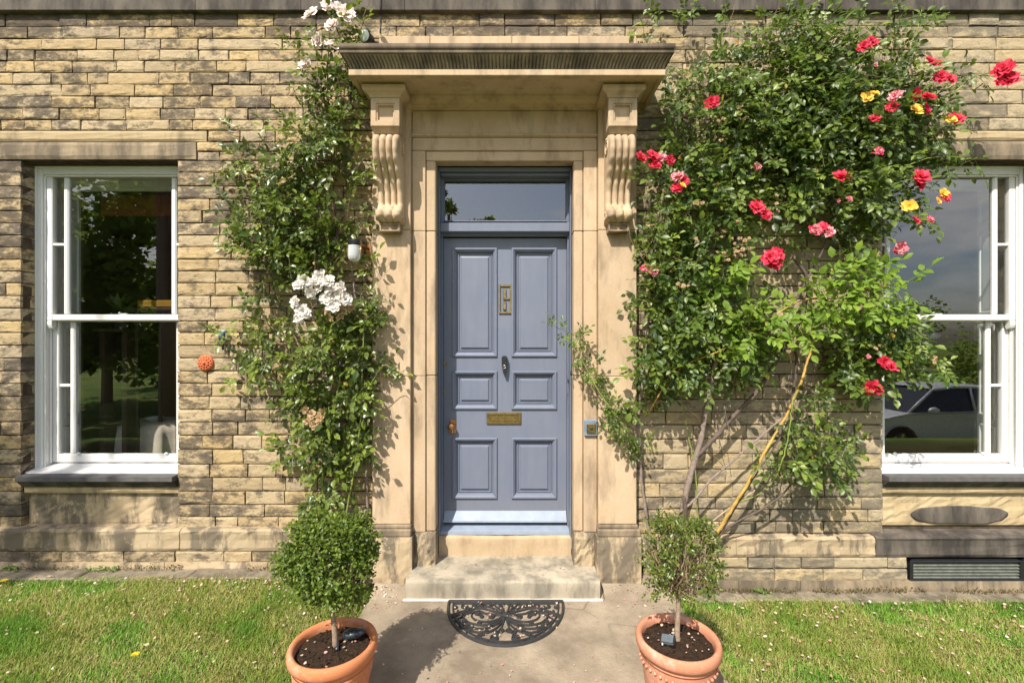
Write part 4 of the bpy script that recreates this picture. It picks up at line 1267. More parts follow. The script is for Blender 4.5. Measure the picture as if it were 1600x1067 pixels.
# ---------------------------------------------------------------- white climbing rose
wr = thing('climbing_rose', 'white climbing rose on the wall between left window and doorcase', 'climbing rose')
for i, (pts, r0, r1, mt, th) in enumerate([
    ([(503,905,-.14),(508,820,-.10),(505,740,-.12),(512,680,-.14),(528,610,-.16),(532,520,-.15),(520,430,-.13),(500,330,-.12),(480,220,-.12),(470,140,-.10)], .010, .005, 'cane_dark', 0),
    ([(540,900,-.12),(542,800,-.16),(556,720,-.18),(564,640,-.2),(566,560,-.2),(572,470,-.18)], .0058, .003, 'cane_green', 1),
    ([(575,900,-.06),(574,800,-.07),(573,730,-.08),(569,660,-.07),(566,560,-.06),(556,470,-.06),(548,400,-.06)], .010, .006, 'cane', 0),
    ([(506,830,-.13),(504,760,-.15),(512,700,-.18),(524,640,-.2),(532,580,-.2)], .0065, .003, 'cane_green', 1),
    ([(532,520,-.10),(528,400,-.08),(522,300,-.08),(515,200,-.10),(512,120,-.12),(515,50,-.14)], .006, .0035, 'cane_dark', 0),
    ([(500,420,-.10),(470,380,-.14),(430,330,-.16),(400,290,-.14),(365,272,-.12)], .004, .002, 'twig', 0),
    ([(520,560,-.10),(480,550,-.12),(430,520,-.13),(400,470,-.12),(395,430,-.1)], .004, .002, 'twig', 0),
    ([(440,600,-.1),(410,560,-.1),(385,535,-.1),(352,520,-.08)], .0028, .0015, 'twig', 0),
    ([(512,160,-.10),(545,100,-.12),(560,60,-.14),(570,20,-.14),(585,-20,-.14)], .003, .002, 'twig', 0),
    ([(556,640,-.18),(585,590,-.24),(600,570,-.26),(612,575,-.27)], .003, .0015, 'cane_green', 0),
    ([(440,660,-.08),(460,610,-.1),(450,540,-.1),(420,470,-.1),(400,380,-.1)], .0035, .002, 'cane_dark', 0)]):
    cane(wr, pts, r0, r1, M[mt], seed=i, thorns=th)
LB = [(515,50,40,45,34,.2),(545,60,34,40,18,.2),(500,95,34,30,24,.2),(492,128,40,26,16),(520,165,42,34,22),(430,190,46,34,34),(395,205,34,24,16),(490,215,52,40,34),(545,245,26,44,16),
      (420,262,46,36,38),(480,270,48,38,36),(375,268,26,12,8),(535,300,34,40,14),(412,315,38,38,30),(455,330,44,44,46),(510,345,40,40,24),(548,330,20,26,8),
      (385,345,22,18,7),(420,370,38,30,26),(470,385,44,36,40),(520,385,36,30,18),(430,420,34,34,28),(480,425,40,28,26),(575,450,24,34,16),(555,445,20,26,9),
      (415,470,26,40,12),(470,520,52,30,30),(560,490,40,44,36),(520,540,52,40,52),(455,560,54,36,42),(400,565,36,20,14),(395,505,24,14,5),(572,565,40,36,30),(606,578,14,12,5),(358,522,12,9,2),
      (500,600,56,34,42),(545,630,36,36,24),(480,640,40,30,22),(525,690,42,40,34),(480,700,30,36,22),(550,680,20,34,9),(492,755,28,34,20),(525,740,30,30,14),(480,790,18,26,10),(520,790,24,20,10),(365,330,16,14,5)]
tw, lv = foliage(LB, 31, dens=.32, ymin=.04, ymax=.30)
twig_mesh('twigs', tw, M['twig'], wr)
old_ = [l for i, l in enumerate(lv) if i % 37 == 5]; lv = [l for i, l in enumerate(lv) if i % 37 != 5]
leaf_objects(wr, lv, M['leaf_l'], RT, 260)
leaf_objects(wr, old_, M['leaf_old'], RT_s, 24)
fine_twigs(wr, 3, 110, (380,600,130,800), .0015)
# hand-sized pale leaves low on the stems
for px, py in ((487,22),(512,8),(528,14),(541,22),(520,40)): flower(wr, 'pink', px, py, 1.0 if px != 512 else .8, -.22)
for px, py, s in ((497,64,.85),(521,72,1.05),(477,102,.95)): flower(wr, 'pink', px, py, s, -.22)
for px, py, s in ((467,444,.8),(476,437,.7),(462,471,.85),(474,486,1.0),(490,441,.85),(486,456,.9),(500,447,.85),(511,440,.9),(518,452,.95),(511,466,.95),(531,461,1.0),(540,468,.85),(534,447,.7),(500,432,.8),(468,497,.7),(522,478,.8)):
    flower(wr, 'white', px, py, s*1.05, -.33)
for px, py, s in ((514,486,.8),(527,482,.8),(538,479,.7),(549,482,.8),(532,494,.9),(518,497,.6)): flower(wr, 'dry', px, py, s, -.29)
for px, py, s in ((478,640,.8),(488,647,.9),(499,653,1.0),(493,662,.9),(481,658,.7),(504,643,.8),(466,676,.5)): flower(wr, 'dry', px, py, s, -.26)

# ---------------------------------------------------------------- red climbing rose
rr_ = thing('climbing_rose', 'red climbing rose sprawling over the wall right of the doorcase', 'climbing rose')
for i, (pts, r0, r1, mt, th) in enumerate([
    ([(1038,950,-.10),(1022,880,-.09),(1012,820,-.08),(1002,750,-.09),(1000,700,-.10),(997,655,-.12),(1004,600,-.12),(1012,520,-.10),(1020,400,-.10),(1040,280,-.1),(1060,180,-.1)], .0125, .006, 'cane', 0),
    ([(1052,950,-.12),(1058,870,-.12),(1066,800,-.11),(1078,745,-.12),(1090,705,-.12),(1103,640,-.13),(1113,590,-.12),(1128,520,-.11),(1140,430,-.1),(1160,320,-.1),(1180,200,-.1)], .024, .010, 'cane', 0),
    ([(1062,850,-.14),(1070,800,-.15),(1068,775,-.16)], .018, .012, 'cane_dark', 0),
    ([(1090,712,-.12),(1120,680,-.14),(1150,645,-.14),(1180,615,-.14),(1215,560,-.13),(1250,500,-.12),(1262,440,-.12),(1240,400,-.12)], .016, .010, 'cane_dark', 0),
    ([(1062,800,-.14),(1085,780,-.16),(1110,750,-.16),(1150,715,-.15),(1190,680,-.14),(1220,655,-.13)], .0085, .006, 'cane', 0),
    ([(1078,835,-.14),(1110,815,-.16),(1150,785,-.16),(1180,765,-.15)], .0045, .004, 'dry_twig', 0),
    ([(1112,842,-.14),(1150,815,-.15),(1190,795,-.15),(1222,772,-.15),(1250,740,-.15),(1275,720,-.14),(1300,700,-.13)], .0075, .004, 'cane_dark', 0),
    ([(1118,836,-.16),(1140,800,-.18),(1165,760,-.19),(1195,705,-.2),(1228,650,-.2),(1250,600,-.2),(1268,545,-.19),(1280,500,-.18),(1292,450,-.16),(1300,420,-.15)], .0115, .006, 'cane_yellow', 0),
    ([(1120,845,-.15),(1150,790,-.16),(1185,735,-.18),(1215,690,-.18),(1240,640,-.19)], .006, .004, 'cane_dark', 0),
    ([(1155,783,-.17),(1185,772,-.2),(1210,748,-.22),(1225,710,-.24),(1235,660,-.24),(1238,630,-.22),(1250,600,-.2)], .0045, .003, 'cane_green', 0),
    ([(1097,840,-.13),(1090,800,-.13),(1088,750,-.13),(1080,700,-.12),(1070,650,-.12),(1062,610,-.12)], .0045, .003, 'cane_green', 0),
    ([(1002,712,-.12),(985,680,-.19),(962,648,-.21),(940,618,-.21),(918,580,-.2),(903,545,-.19),(890,522,-.18),(873,508,-.17)], .0045, .0015, 'cane_green', 0),
    ([(1010,650,-.14),(1040,600,-.2),(1070,570,-.22),(1130,545,-.24),(1200,500,-.26),(1250,470,-.26),(1330,455,-.26),(1420,440,-.26)], .005, .003, 'cane_yellow', 0),
    ([(1460,160,-.2),(1490,145,-.22),(1520,122,-.24),(1555,112,-.26),(1573,118,-.26)], .0042, .003, 'cane_green', 0),
    ([(1385,280,-.2),(1420,258,-.24),(1460,245,-.26),(1502,245,-.27)], .0038, .002, 'cane_green', 0),
    ([(1235,640,-.1),(1245,560,-.1),(1230,500,-.1),(1290,380,-.1),(1320,260,-.1),(1340,150,-.1),(1370,40,-.12)], .010, .005, 'cane_dark', 0),
    ([(1180,90,-.12),(1200,50,-.14),(1218,5,-.14),(1224,-20,-.14)], .003, .002, 'cane_dark', 0),
    ([(1310,170,-.14),(1330,90,-.18),(1348,30,-.2),(1358,-15,-.2)], .003, .002, 'cane_green', 0),
    ([(1415,110,-.18),(1430,60,-.2),(1440,15,-.2)], .003, .002, 'cane_green', 0),
    ([(1270,730,-.13),(1290,690,-.13),(1300,650,-.12)], .005, .004, 'cane_dark', 0)]):
    cane(rr_, pts, r0, r1, M[mt], seed=40+i, thorns=th)
RB = [(1015,40,26,28,7,.12),(1040,30,36,30,9,.14),(1090,60,46,46,16),(1130,30,40,30,9),(1180,70,50,46,22),(1235,40,44,36,18),(1290,70,48,50,24),(1345,35,40,36,16),(1385,25,44,26,13),(1430,20,34,18,8),(1262,20,30,26,9),
      (1075,105,44,36,22),(1140,120,58,46,36),(1205,125,60,50,50),(1270,130,58,48,50),(1335,120,56,46,42),(1395,115,48,44,34),(1430,140,34,36,16),
      (1060,160,36,36,14),(1100,190,56,44,36),(1165,185,60,46,50),(1230,190,56,46,54),(1295,190,56,48,58),(1360,190,52,46,50),(1410,200,44,40,32),(1445,210,30,26,9),
      (1040,235,36,40,14),(1090,255,50,40,32),(1150,250,56,42,44),(1215,250,56,42,44),(1280,250,54,44,54),(1340,255,50,44,46),(1385,255,36,36,26),
      (1030,310,36,40,20),(1080,320,50,40,36),(1140,310,54,40,38),(1205,300,50,34,28),(1270,310,48,34,34),(1330,320,46,38,34),(1375,320,32,34,20),(1425,290,24,16,5,.3),(1440,330,20,14,4,.3),
      (1030,380,38,40,24),(1085,385,46,40,26),(1145,370,50,34,20),(1200,370,44,28,20),(1255,365,40,24,14),(1330,375,34,34,14),(1370,360,20,30,9),
      (1025,440,32,36,22),(1080,450,50,44,38),(1145,470,46,40,26),(1030,500,42,40,34),(1090,530,52,40,42),(1150,540,46,36,28),(1045,565,46,34,34),(1100,575,36,26,16),(1015,600,26,28,12),(1020,635,16,16,5),
      (1200,545,40,30,18),(1330,520,46,30,24),(1380,530,44,36,36),(1420,550,30,32,20),(1440,575,14,20,6),(1340,570,46,30,30),(1310,600,30,24,12),(1190,575,30,26,14),(1165,600,20,16,6),(1270,520,30,26,9),(1395,590,30,16,9),
      (1285,640,28,22,16),(1300,655,26,24,14),(1275,625,18,16,6),(1245,705,28,24,12),(1285,715,32,22,13),(1305,730,18,12,4),(1220,740,18,18,8),(1300,690,22,18,8),(1240,730,20,20,8),(1320,690,14,24,5),
      (1510,115,18,14,2,.26),(1528,118,14,12,2,.26),(1495,140,14,12,2,.24),(1500,245,16,8,2,.27),(1470,250,16,8,1,.27),(1440,252,20,8,2,.26)]
tw, lv = foliage(RB, 77, dens=.42, ymin=.04, ymax=.40)
# the shoot that reaches across to the door
ARC = [(998,700,6,6,2,.14),(985,675,10,10,4,.2),(972,655,12,10,5,.21),(958,635,12,10,5,.21),(942,615,12,10,5,.21),(928,595,11,11,4,.2),(912,572,12,11,4,.2),(903,550,9,9,3,.19),(893,528,8,8,2,.18),(880,512,6,6,1,.17),(912,530,8,8,1,.2)]
RTs = [compound_template(rp_, n, L) for n, L in ((5,.033),(5,.030),(7,.027))]
tw2, lv2 = foliage(ARC, 5, step=.034, dens=.9, templates=RTs)
twig_mesh('twigs', tw + tw2, M['twig'], rr_)
old_ = [l for i, l in enumerate(lv) if i % 53 == 5]; lv = [l for i, l in enumerate(lv) if i % 53 != 5]
leaf_objects(rr_, lv, M['leaf_r'], RT, 190)
leaf_objects(rr_, old_, M['leaf_old'], RT_s, 18)
fine_twigs(rr_, 5, 90, (1010,1400,60,600), .0018)
fine_twigs(rr_, 6, 46, (1080,1310,560,760), .0026)
leaf_objects(rr_, lv2, M['leaf_r'], RTs, 50)
YB = [(1105,430,40,34,16,.36),(1075,440,30,30,6,.36),(1190,500,44,18,8,.36),(1230,505,40,16,8,.36),(1285,485,44,22,9,.36),(1335,470,40,22,8,.36),(1300,450,36,14,5,.36),(1400,450,34,16,5,.36),(1345,440,30,14,4,.36),(1140,505,30,18,6,.36),(1360,480,24,16,4,.34),(1180,520,30,12,4,.34)]
tw3, lv3 = foliage(YB, 8, step=.05, templates=RT_big)
twig_mesh('twigs', tw3, M['cane_green'], rr_, .003)
leaf_objects(rr_, lv3, M['leaf_y'], RT_big, 40)
for kd, px, py, s, Y in [('red',1350,72,.9,-.34),('red',1361,66,.9,-.34),('red',1452,96,.85,-.3),('red',1461,100,.7,-.3),('red',1470,120,1.0,-.3),('red',1483,124,1.0,-.3),
    ('red',1567,108,1.15,-.28),('red',1576,122,1.25,-.28),('red',1562,128,.7,-.27),('yellow',1355,151,.8,-.36),('yellow',1366,146,.7,-.36),('stripe',1399,150,.9,-.34),('red',1393,168,.8,-.34),('red',1365,186,.8,-.35),
    ('red',1430,148,.9,-.34),('red',1450,152,1.1,-.34),('yellow',1431,171,.95,-.36),('red',1446,172,1.0,-.34),('yellow',1484,188,.95,-.3),('red',1494,186,1.1,-.3),('stripe',1372,237,.8,-.34),('stripe',1368,102,.4,-.3),
    ('red',1112,160,1.0,-.30),('red',1002,246,.85,-.30),('red',1020,243,1.0,-.32),('red',1024,257,.9,-.32),('stripe',1034,247,1.0,-.32),('red',1046,250,.8,-.3),('stripe',1058,276,.95,-.34),('red',1067,282,1.0,-.34),('red',1060,293,.9,-.34),('yellow',1067,289,.5,-.38),
    ('stripe',1184,260,.7,-.3),('red',1314,275,1.05,-.38),('red',1183,324,1.1,-.34),('red',1195,335,.9,-.34),('stripe',1274,360,1.1,-.36),('red',1283,355,.8,-.36),('stripe',1294,363,1.0,-.36),
    ('red',1204,402,1.15,-.38),('red',1212,397,1.1,-.38),('red',1211,410,.9,-.37),('stripe',1007,419,.75,-.32),('stripe',1021,424,.95,-.32),('red',1438,276,1.15,-.3),('red',1437,288,.9,-.29),('yellow',1420,322,1.0,-.3),('yellow',1474,302,.8,-.28),('red',1477,308,.8,-.28),('yellow',1466,314,.6,-.28),
    ('red',1430,345,.75,-.28),('stripe',1452,343,.7,-.28),('stripe',1405,388,1.15,-.3),('red',1381,565,1.0,-.32),('red',1392,571,.95,-.32),('red',1359,606,1.0,-.32),('red',1369,605,1.0,-.32),('red',1198,505,.4,-.3),('stripe',1357,557,.4,-.3),('red',1328,549,.3,-.3),('yellow',1394,524,.35,-.3),('stripe',1310,313,.35,-.34),('stripe',1327,310,.5,-.34),('stripe',1215,330,.3,-.3)]:
    flower(rr_, kd, px, py, s*1.06, Y-.03)
# faded trusses
DR = random.Random(4)
for cx_, cy_, n, sp in ((1145,395,16,14),(1120,360,14,16),(1152,380,10,10),(1065,447,6,7),(1092,320,4,6),(1113,185,7,9),(1165,182,4,6),(1135,212,6,8),(1455,560,5,8),(1373,546,3,5),(1218,310,3,6),(1160,165,3,8)):
    for _ in range(n): flower(rr_, 'dry', cx_+DR.gauss(0,sp), cy_+DR.gauss(0,sp*.6), DR.uniform(.22,.4), -.30-DR.random()*.06)
for pl_, pts in ((wr, ((484,235),(500,372),(537,490),(567,310),(590,240))), (rr_, ((1190,275),(1225,305),(1270,495)))):
    for px, py in pts: pass

# ================================================================ pots and box trees
def pot(name, label, X, Y, R, zr, mat, kind):
    root = thing(name, label, 'plant pot', 'terracotta pots either side of the path', (X, Y, ground_z(X, Y)+.028))
    zb = root.location.z; h = zr - zb
    s = R/.178
    prof = [(.105,0),(.112,0),(.122,.02),(.137,.10),(.150,.19),(.158,.255),(.160,h-.075),(.156,h-.062),(.158,h-.056),(.172,h-.050),(.178,h-.036),(.179,h-.018),(.174,h-.005),(.166,h),(.158,h-.003),(.151,h-.012),(.148,h-.04),(.145,h-.10)]
    prof = [(r*s if r > .11 else r, z) for r, z in prof]
    # refine for relief
    fine = []
    for (r0, z0), (r1, z1) in zip(prof[:-1], prof[1:]):
        k = max(1, int(abs(z1-z0)/.0045) if r0 < .162*s and z0 > .1 and z1 > z0 and z1 < h-.06 else 2)
        for i in range(k): fine.append((r0+(r1-r0)*i/k, z0+(z1-z0)*i/k))
    fine.append(prof[-1])
    b = MB()
    if kind == 'swag':
        def fn(t, z):
            if z > h-.065 or z < .12: return 0
            v = 0
            for zc, am in ((h-.085,.0),(h-.120,.030),(h-.150,.034)):
                zz_ = zc + am*abs(sin(1.5*t+.4)); v += .0055*math.exp(-((z-zz_)/.0065)**2)
            return v
    else: fn = None
    b.lathe(fine, 96, fn=fn)
    b.build('pot_body', mat, root, smooth=True)
    if kind != 'swag':
        bd = MB()
        for k in range(40):
            t = 2*pi*k/40; bd.sphere(((.1595*s)*cos(t), (.1595*s)*sin(t), h-.098), .0068, 7, 5, (1,1,1.1))
        bd.build('bead_band', mat, root, smooth=True, kind='stuff')
    b = MB(); r = random.Random(R*1000); rings = []
    for q in (.149, .125, .10, .07, .035, .0):
        rings.append([(q*s*cos(2*pi*k/32), q*s*sin(2*pi*k/32), h-.036+.018*(1-q/.149)+r.uniform(-.005,.006)) for k in range(32)])
    b.loops(rings, True, False, False)
    # crumbs
    for _ in range(260):
        a, q = r.uniform(0, 2*pi), .143*s*sqrt(r.random()); g = r.uniform(.002,.006)
        z = h-.036+.018*(1-q/.149)+.003
        b.sphere((q*cos(a), q*sin(a), z), g, 5, 3, (1, r.uniform(.6,1.2), .7))
    b.build('soil', M['soil'], root)
    return root, zb + h
ZL, ZR = 1.93, 1.96
Lx, Rx = (521-800)/F*ZL, (1059-800)/F*ZR
pl_, zl_ = pot('flower_pot', 'orange terracotta pot with swag ridges, left of the path', Lx, ZL-D, .180, H-1.268, M['terra_l'], 'swag')
pr_, zr_ = pot('flower_pot', 'paler terracotta pot with a row of beads, right of the path', Rx, ZR-D, .175, H-1.264, M['terra_r'], 'bead')

def box_tree(label, X, Y, zs, tx, ty, cz, rx, rz, mat, n, seed, thin=0.0, lean=0.0):
    root = thing('box_tree', label, 'box tree', 'clipped box trees in pots', (X, Y, zs))
    r = random.Random(seed); nr = np.random.default_rng(seed)
    c = Vector((tx, ty, cz-zs))
    b = MB(); pts = [Vector((0,0,-.03)), Vector((-.002,0,.05)), Vector((tx*.6,0,.13)), Vector((tx,ty,c.z-rz*.75)), Vector((tx,ty,c.z-rz*.2))]
    b.tube(smooth_path(pts, 4), [.0135-.0004*i for i in range(17)], 8); b.build('trunk', M['bark'], root, smooth=True)
    tw = []
    def dirv():
        v = Vector((r.gauss(0,1), r.gauss(0,1), r.gauss(.15,1))); return v.normalized()
    base = c - Vector((0,0,rz*.75))
    for _ in range(150 if not thin else 330):
        d = dirv(); e_ = c + Vector((d.x*rx, d.y*rx, d.z*rz))*r.uniform(.7,.98)
        m_ = base.lerp(e_, .5) + Vector((r.gauss(0,.02), r.gauss(0,.02), -.03))
        tw.append([base + Vector((r.gauss(0,.006),r.gauss(0,.006),0)), base.lerp(m_,.5)+Vector((0,0,.01)), m_, m_.lerp(e_,.5)+Vector((0,0,-.008)), e_])
    twig_mesh('branches', tw, M['dry_twig'] if thin else M['bark'], root, .0026)
    # sprigs: short shoots closely set with small leaves
    lv_, lf_ = leaflet_template(1, .62, .12, .1)
    lv_ = lv_[[0,1,2,3,4,5,6,7]]
    mats, locs, tn = [], [], []
    lumps = [(dirv(), r.uniform(.76,1.16)) for _ in range(34)]
    holes = [dirv() for _ in range(int(9*thin)+5)]
    k = 0
    while k < n:
        d = dirv(); q = r.uniform(.55, 1.0)**.5
        lump = max(lumps, key=lambda t: t[0].dot(d)); R_ = lump[1]*(.93+.07*lump[0].dot(d))
        dens = 1.0
        for hd in holes:
            if hd.dot(d) > .93: dens *= .25
        if thin and d.z < .5 and abs(d.x - .05) < .5 and d.y < 0: dens *= .3
        if r.random() > dens: continue
        p = c + Vector((d.x*rx, d.y*rx, d.z*rz))*R_*q + Vector((lean*(d.z), 0, 0))
        sd = (d + Vector((r.gauss(0,.5), r.gauss(0,.5), r.gauss(.25,.5)))).normalized()
        for s_ in range(7):
            pp = p + sd*.0078*s_
            ld = (sd*.6 + Vector((r.gauss(0,1), r.gauss(0,1), r.gauss(0,1))).normalized()).normalized()
            up = (Vector((0,-.3,.9)) + d*.5 + Vector((r.gauss(0,.35), r.gauss(0,.35), r.gauss(0,.3)))).normalized()
            mats.append(basis(ld, up)*r.uniform(.0125,.019)); locs.append(np.array(pp)); tn.append((r.random()*.6 + .2*(1-q)))
        k += 1
    V, Fc, T = instance_np(lv_, lf_, np.array(mats), np.array(locs), np.array(tn))
    o = np_mesh('crown', V, Fc, T, mat, root)
    return root
box_tree('dense round clipped box tree in the left terracotta pot', Lx+.008, ZL-D, zl_-.022, -.018, .0, .690, .172, .168, M['leaf_box'], 1900, 3)
box_tree('thin twiggy box tree with yellowing leaves in the right pot', Rx+.000, ZR-D, zr_-.022, .004, .0, .690, .150, .165, M['leaf_box_dry'], 520, 8, thin=1.0, lean=.02)
# spotlights lying in the pots
b = MB(); ox, oy, oz = Lx+.055, ZL-D+.02, zl_-.012
b.tube([(ox-.045,oy+.01,oz-.01),(ox-.035,oy-.02,oz+.0),(ox-.028,oy-.055,oz-.004)], [.005,.006,.008], 8)
rings = []
for t_, r_ in ((0,.010),(.1,.024),(.4,.030),(.8,.026),(1,.010)):
    cx0 = Vector((ox-.030,oy+.02,oz+.012)).lerp(Vector((ox+.062,oy+.035,oz+.016)), t_)
    rings.append([cx0 + Vector((0, r_*cos(2*pi*k/14), r_*.7*sin(2*pi*k/14))) for k in range(14)])
b.loops(rings, True, True, True)
o = b.build('garden_spotlight', mat_flat('dark blue black plastic', (.02,.028,.034), .3, 0, .5, .2), smooth=True); tag(o, 'black spotlight lying in the soil of the left pot', 'spotlight')
sp = thing('solar_light', 'small square solar light on the soil of the right pot', 'solar light', loc=(Rx-.048, ZR-D-.015, zr_-.012))
b = MB(); b.slab(-.030,.030,-.026,.026,-.012,.010,.004); o = b.build('lamp_body', M['black'], sp)
b = MB(); b.box(-.024,.024,-.020,.020,.0103,.0118); o2 = b.build('solar_panel', mat_flat('solar glass', (.10,.13,.15), .15, 0, .6, .3), sp)
sp.rotation_euler = (radians(14), radians(-8), radians(-28))
# ================================================================ doormat
matp = thing('doormat', 'black half moon doormat with open scrollwork below the step', 'doormat', loc=(CX+.012, -.290, path_z(-.3)+.004))
M['rubber'] = mat_flat('black rubber', (.028,.028,.028), .55, 0, .45, .25, .4, 50)
RX, RY = .350, .395
def sweep_flat(b, pts, w=.0055, h=.010, closed=False):
    pts = [Vector(p) for p in pts]; rings = []
    for i, p in enumerate(pts):
        t = (pts[min(i+1,len(pts)-1)] - pts[max(i-1,0)]).normalized(); n = Vector((-t.y, t.x, 0))
        rings.append([p+n*w, p+n*w*.55+Vector((0,0,h)), p-n*w*.55+Vector((0,0,h)), p-n*w])
    b.loops(rings, True, True, True)
b = MB()
arc = [(RX*cos(t), -RY*sin(t)-.012, 0) for t in [pi*i/60 for i in range(61)]]
pts = [(RX,.0,0)] + arc + [(-RX,.0,0)]
sweep_flat(b, pts, .0085, .012)
inner = [((RX-.028)*cos(t), -(RY-.028)*sin(t)-.012, 0) for t in [pi*i/60 for i in range(61)]]
sweep_flat(b, inner, .0045, .009)
sweep_flat(b, [(-RX,.0,0),(0,.0,0),(RX,.0,0)], .0085, .0122)
sweep_flat(b, [(-RX+.03,-.022,0),(RX-.03,-.022,0)], .004, .009)
b.build('rim', M['rubber'], matp)
b = MB(); hub = (0,-.145)
def curve(pts, w=.0048):
    for s in (-1, 1): sweep_flat(b, smooth_path([(s*x, y, 0) for x, y in pts], 6), w, .0085)
def spiral(cx_, cy_, r0, r1, a0, a1, w=.0042, n=22):
    for s in (-1, 1): sweep_flat(b, [(s*(cx_+(r0+(r1-r0)*i/n)*cos(a0+(a1-a0)*i/n)), cy_+(r0+(r1-r0)*i/n)*sin(a0+(a1-a0)*i/n), 0) for i in range(n+1)], w, .0085)
for k, (ex, ey, mx, my) in enumerate([(.30,-.13,.16,-.05),(.315,-.165,.18,-.075),(.30,-.21,.2,-.11)]): curve([hub, (mx*.5, my-.02), (mx, my), (ex, ey)])
curve([hub,(.06,-.19),(.12,-.205),(.18,-.18),(.20,-.13),(.16,-.10),(.125,-.12)])
curve([hub,(.05,-.205),(.12,-.235),(.20,-.215),(.245,-.16),(.25,-.12)])
curve([hub,(.045,-.22),(.12,-.265),(.21,-.25),(.28,-.19)])
curve([hub,(.035,-.24),(.10,-.30),(.18,-.29),(.23,-.25)])
curve([hub,(.02,-.25),(.05,-.33),(.09,-.37)])
curve([hub,(.025,-.09),(.055,-.06),(.07,-.03)])
curve([hub,(.012,-.09),(.02,-.05),(.012,-.03)])
curve([(.07,-.10),(.04,-.11),(.02,-.14)])
for cx_, cy_, r in ((.035,-.04,.014),(.09,-.035,.014),(.155,-.05,.016),(.225,-.085,.018),(.28,-.10,.016),(.235,-.20,.016),(.19,-.26,.016),(.125,-.31,.016),(.05,-.30,.016),(.09,-.24,.018),(.15,-.215,.012),(.08,-.155,.020),(.14,-.155,.014),(.31,-.14,.014),(.125,-.055,.022),(.19,-.045,.018),(.255,-.05,.024),(.305,-.06,.017),(.06,-.345,.026),(.022,-.285,.018),(.15,-.335,.020),(.20,-.30,.018),(.255,-.255,.018),(.295,-.20,.014),(.10,-.29,.014),(.165,-.125,.018),(.215,-.235,.012)):
    spiral(cx_, cy_, r, r*.25, rp_.uniform(0,6), rp_.uniform(7.5,9.5)*rp_.choice((-1,1)))
b.sphere((0,hub[1],.004), .020, 14, 6, (1,1,.55))
b.build('scrollwork', M['rubber'], matp)

# ================================================================ small fittings
lamp = thing('wall_lamp', 'glass jar wall lamp with black cap beside the left pilaster', 'wall lamp', loc=tuple(P(553.5, 386, -.20)))
b = MB(); b.lathe([(.0,.048),(.036,.047),(.039,.044),(.039,.012),(.036,.008),(.0,.008)], 24); b.build('cap', M['black'], lamp, smooth='auto')
gm = NM('frosted glass'); gm.set((.78,.80,.80), .25, 0, .5); gm.b.inputs['Transmission Weight'].default_value = .45; M['frost'] = gm.m
b = MB(); b.lathe([(.0385,.010),(.040,-.02),(.040,-.055),(.036,-.075),(.026,-.088),(.010,-.094),(.0,-.095)], 24); b.build('lamp_glass', M['frost'], lamp, smooth=True)
b = MB(); b.tube([(.0,.03,.03),(.02,.07,.03),(.03,.196,.03)], .010, 8); b.slab(.0,.06,.188,.199,-.03,.07,.004)
b.tube([(.043,-.0,.02),(.045,-.01,-.03),(.043,-.0,-.07)], .0022, 6); b.tube([(-.043,-.0,.02),(-.045,-.01,-.03),(-.043,-.0,-.07)], .0022, 6)
b.build('bracket', M['copper'], lamp, smooth=True)

sd = thing('flood_light', 'small round white lamp above the left end of the cornice', 'outdoor lamp', loc=tuple(P(571.5, 57.5, -.14)))
b = MB(); rings = [[(r*cos(2*pi*k/22), y, r*sin(2*pi*k/22)) for k in range(22)] for r, y in ((.0,.05),(.03,.05),(.034,.02),(.041,.0),(.041,-.010),(.036,-.014))]
b.loops(rings, True, False, False); b.build('lamp_shell', M['black'], sd, smooth='auto')
b = MB(); rings = [[(r*cos(2*pi*k/22), y, r*sin(2*pi*k/22)) for k in range(22)] for r, y in ((.0365,-.014),(.034,-.019),(.0,-.021))]
b.loops(rings, True, False, False); b.build('lens', mat_flat('pale lens', (.62,.68,.62), .2, 0, .6, .03), sd, smooth=True)
b = MB(); b.tube([(.02,.045,-.01),(.045,.09,-.02),(.06,.138,-.02)], .008, 8); b.build('bracket', M['black'], sd, smooth=True)
sd.rotation_euler = (radians(8), 0, radians(-22))
b = MB(); b.tube(smooth_path([P(594,52,-.012), P(594,20,-.012), P(594,14,-.045), P(594,-30,-.045)], 5), .0035, 6)
o = b.build('cable', M['black'], smooth=True); tag(o, 'thin black cable running up the wall above the cornice', 'cable')
b = MB(); b.tube([P(549,128,-.03), P(548,170,-.03)], .008, 8); b.tube([P(549,150,-.03), P(575,172,-.02)], .003, 6)
o = b.build('conduit', M['black'], smooth=True); tag(o, 'short black conduit on the wall under the cornice end', 'conduit')
for i, (xa, ya, xb, yb, lab) in enumerate(((470,197,573,201,'taut galvanised wire through the white rose, beside the scroll'),(356,203,372,206,'bent wire end on the wall left of the white rose'))):
    b = MB(); b.tube(smooth_path([P(xa,ya,-.02), P((xa+xb)/2,(ya+yb)/2+1.5,-.022), P(xb,yb,-.02)], 4), .0022, 5)
    o = b.build('wire', mat_flat('galvanised wire', (.35,.35,.34), .45, .8, .5, .1), smooth=True); tag(o, lab, 'wire')

bell = thing('bell_push', 'square brass bell push on a blue grey block right of the door', 'bell push', loc=tuple(P(922.5, 667.5, -.055)))
b = MB(); b.slab(-.043,.043,-.018,.0035,-.055,.055,.006); b.build('backing_block', mat_flat('old blue block', (.16,.21,.27), .6, 0, .4, .25, .4, 30), bell)
b = MB(); b.slab(-.028,.031,-.028,-.018,-.034,.030,.004); b.build('plate', M['brass'], bell)
b = MB(); lathe_y(b, [(.008,0),(.008,.004),(.005,.006)], (.002,-.028,-.002)); b.build('button', M['black'], bell, smooth=True)

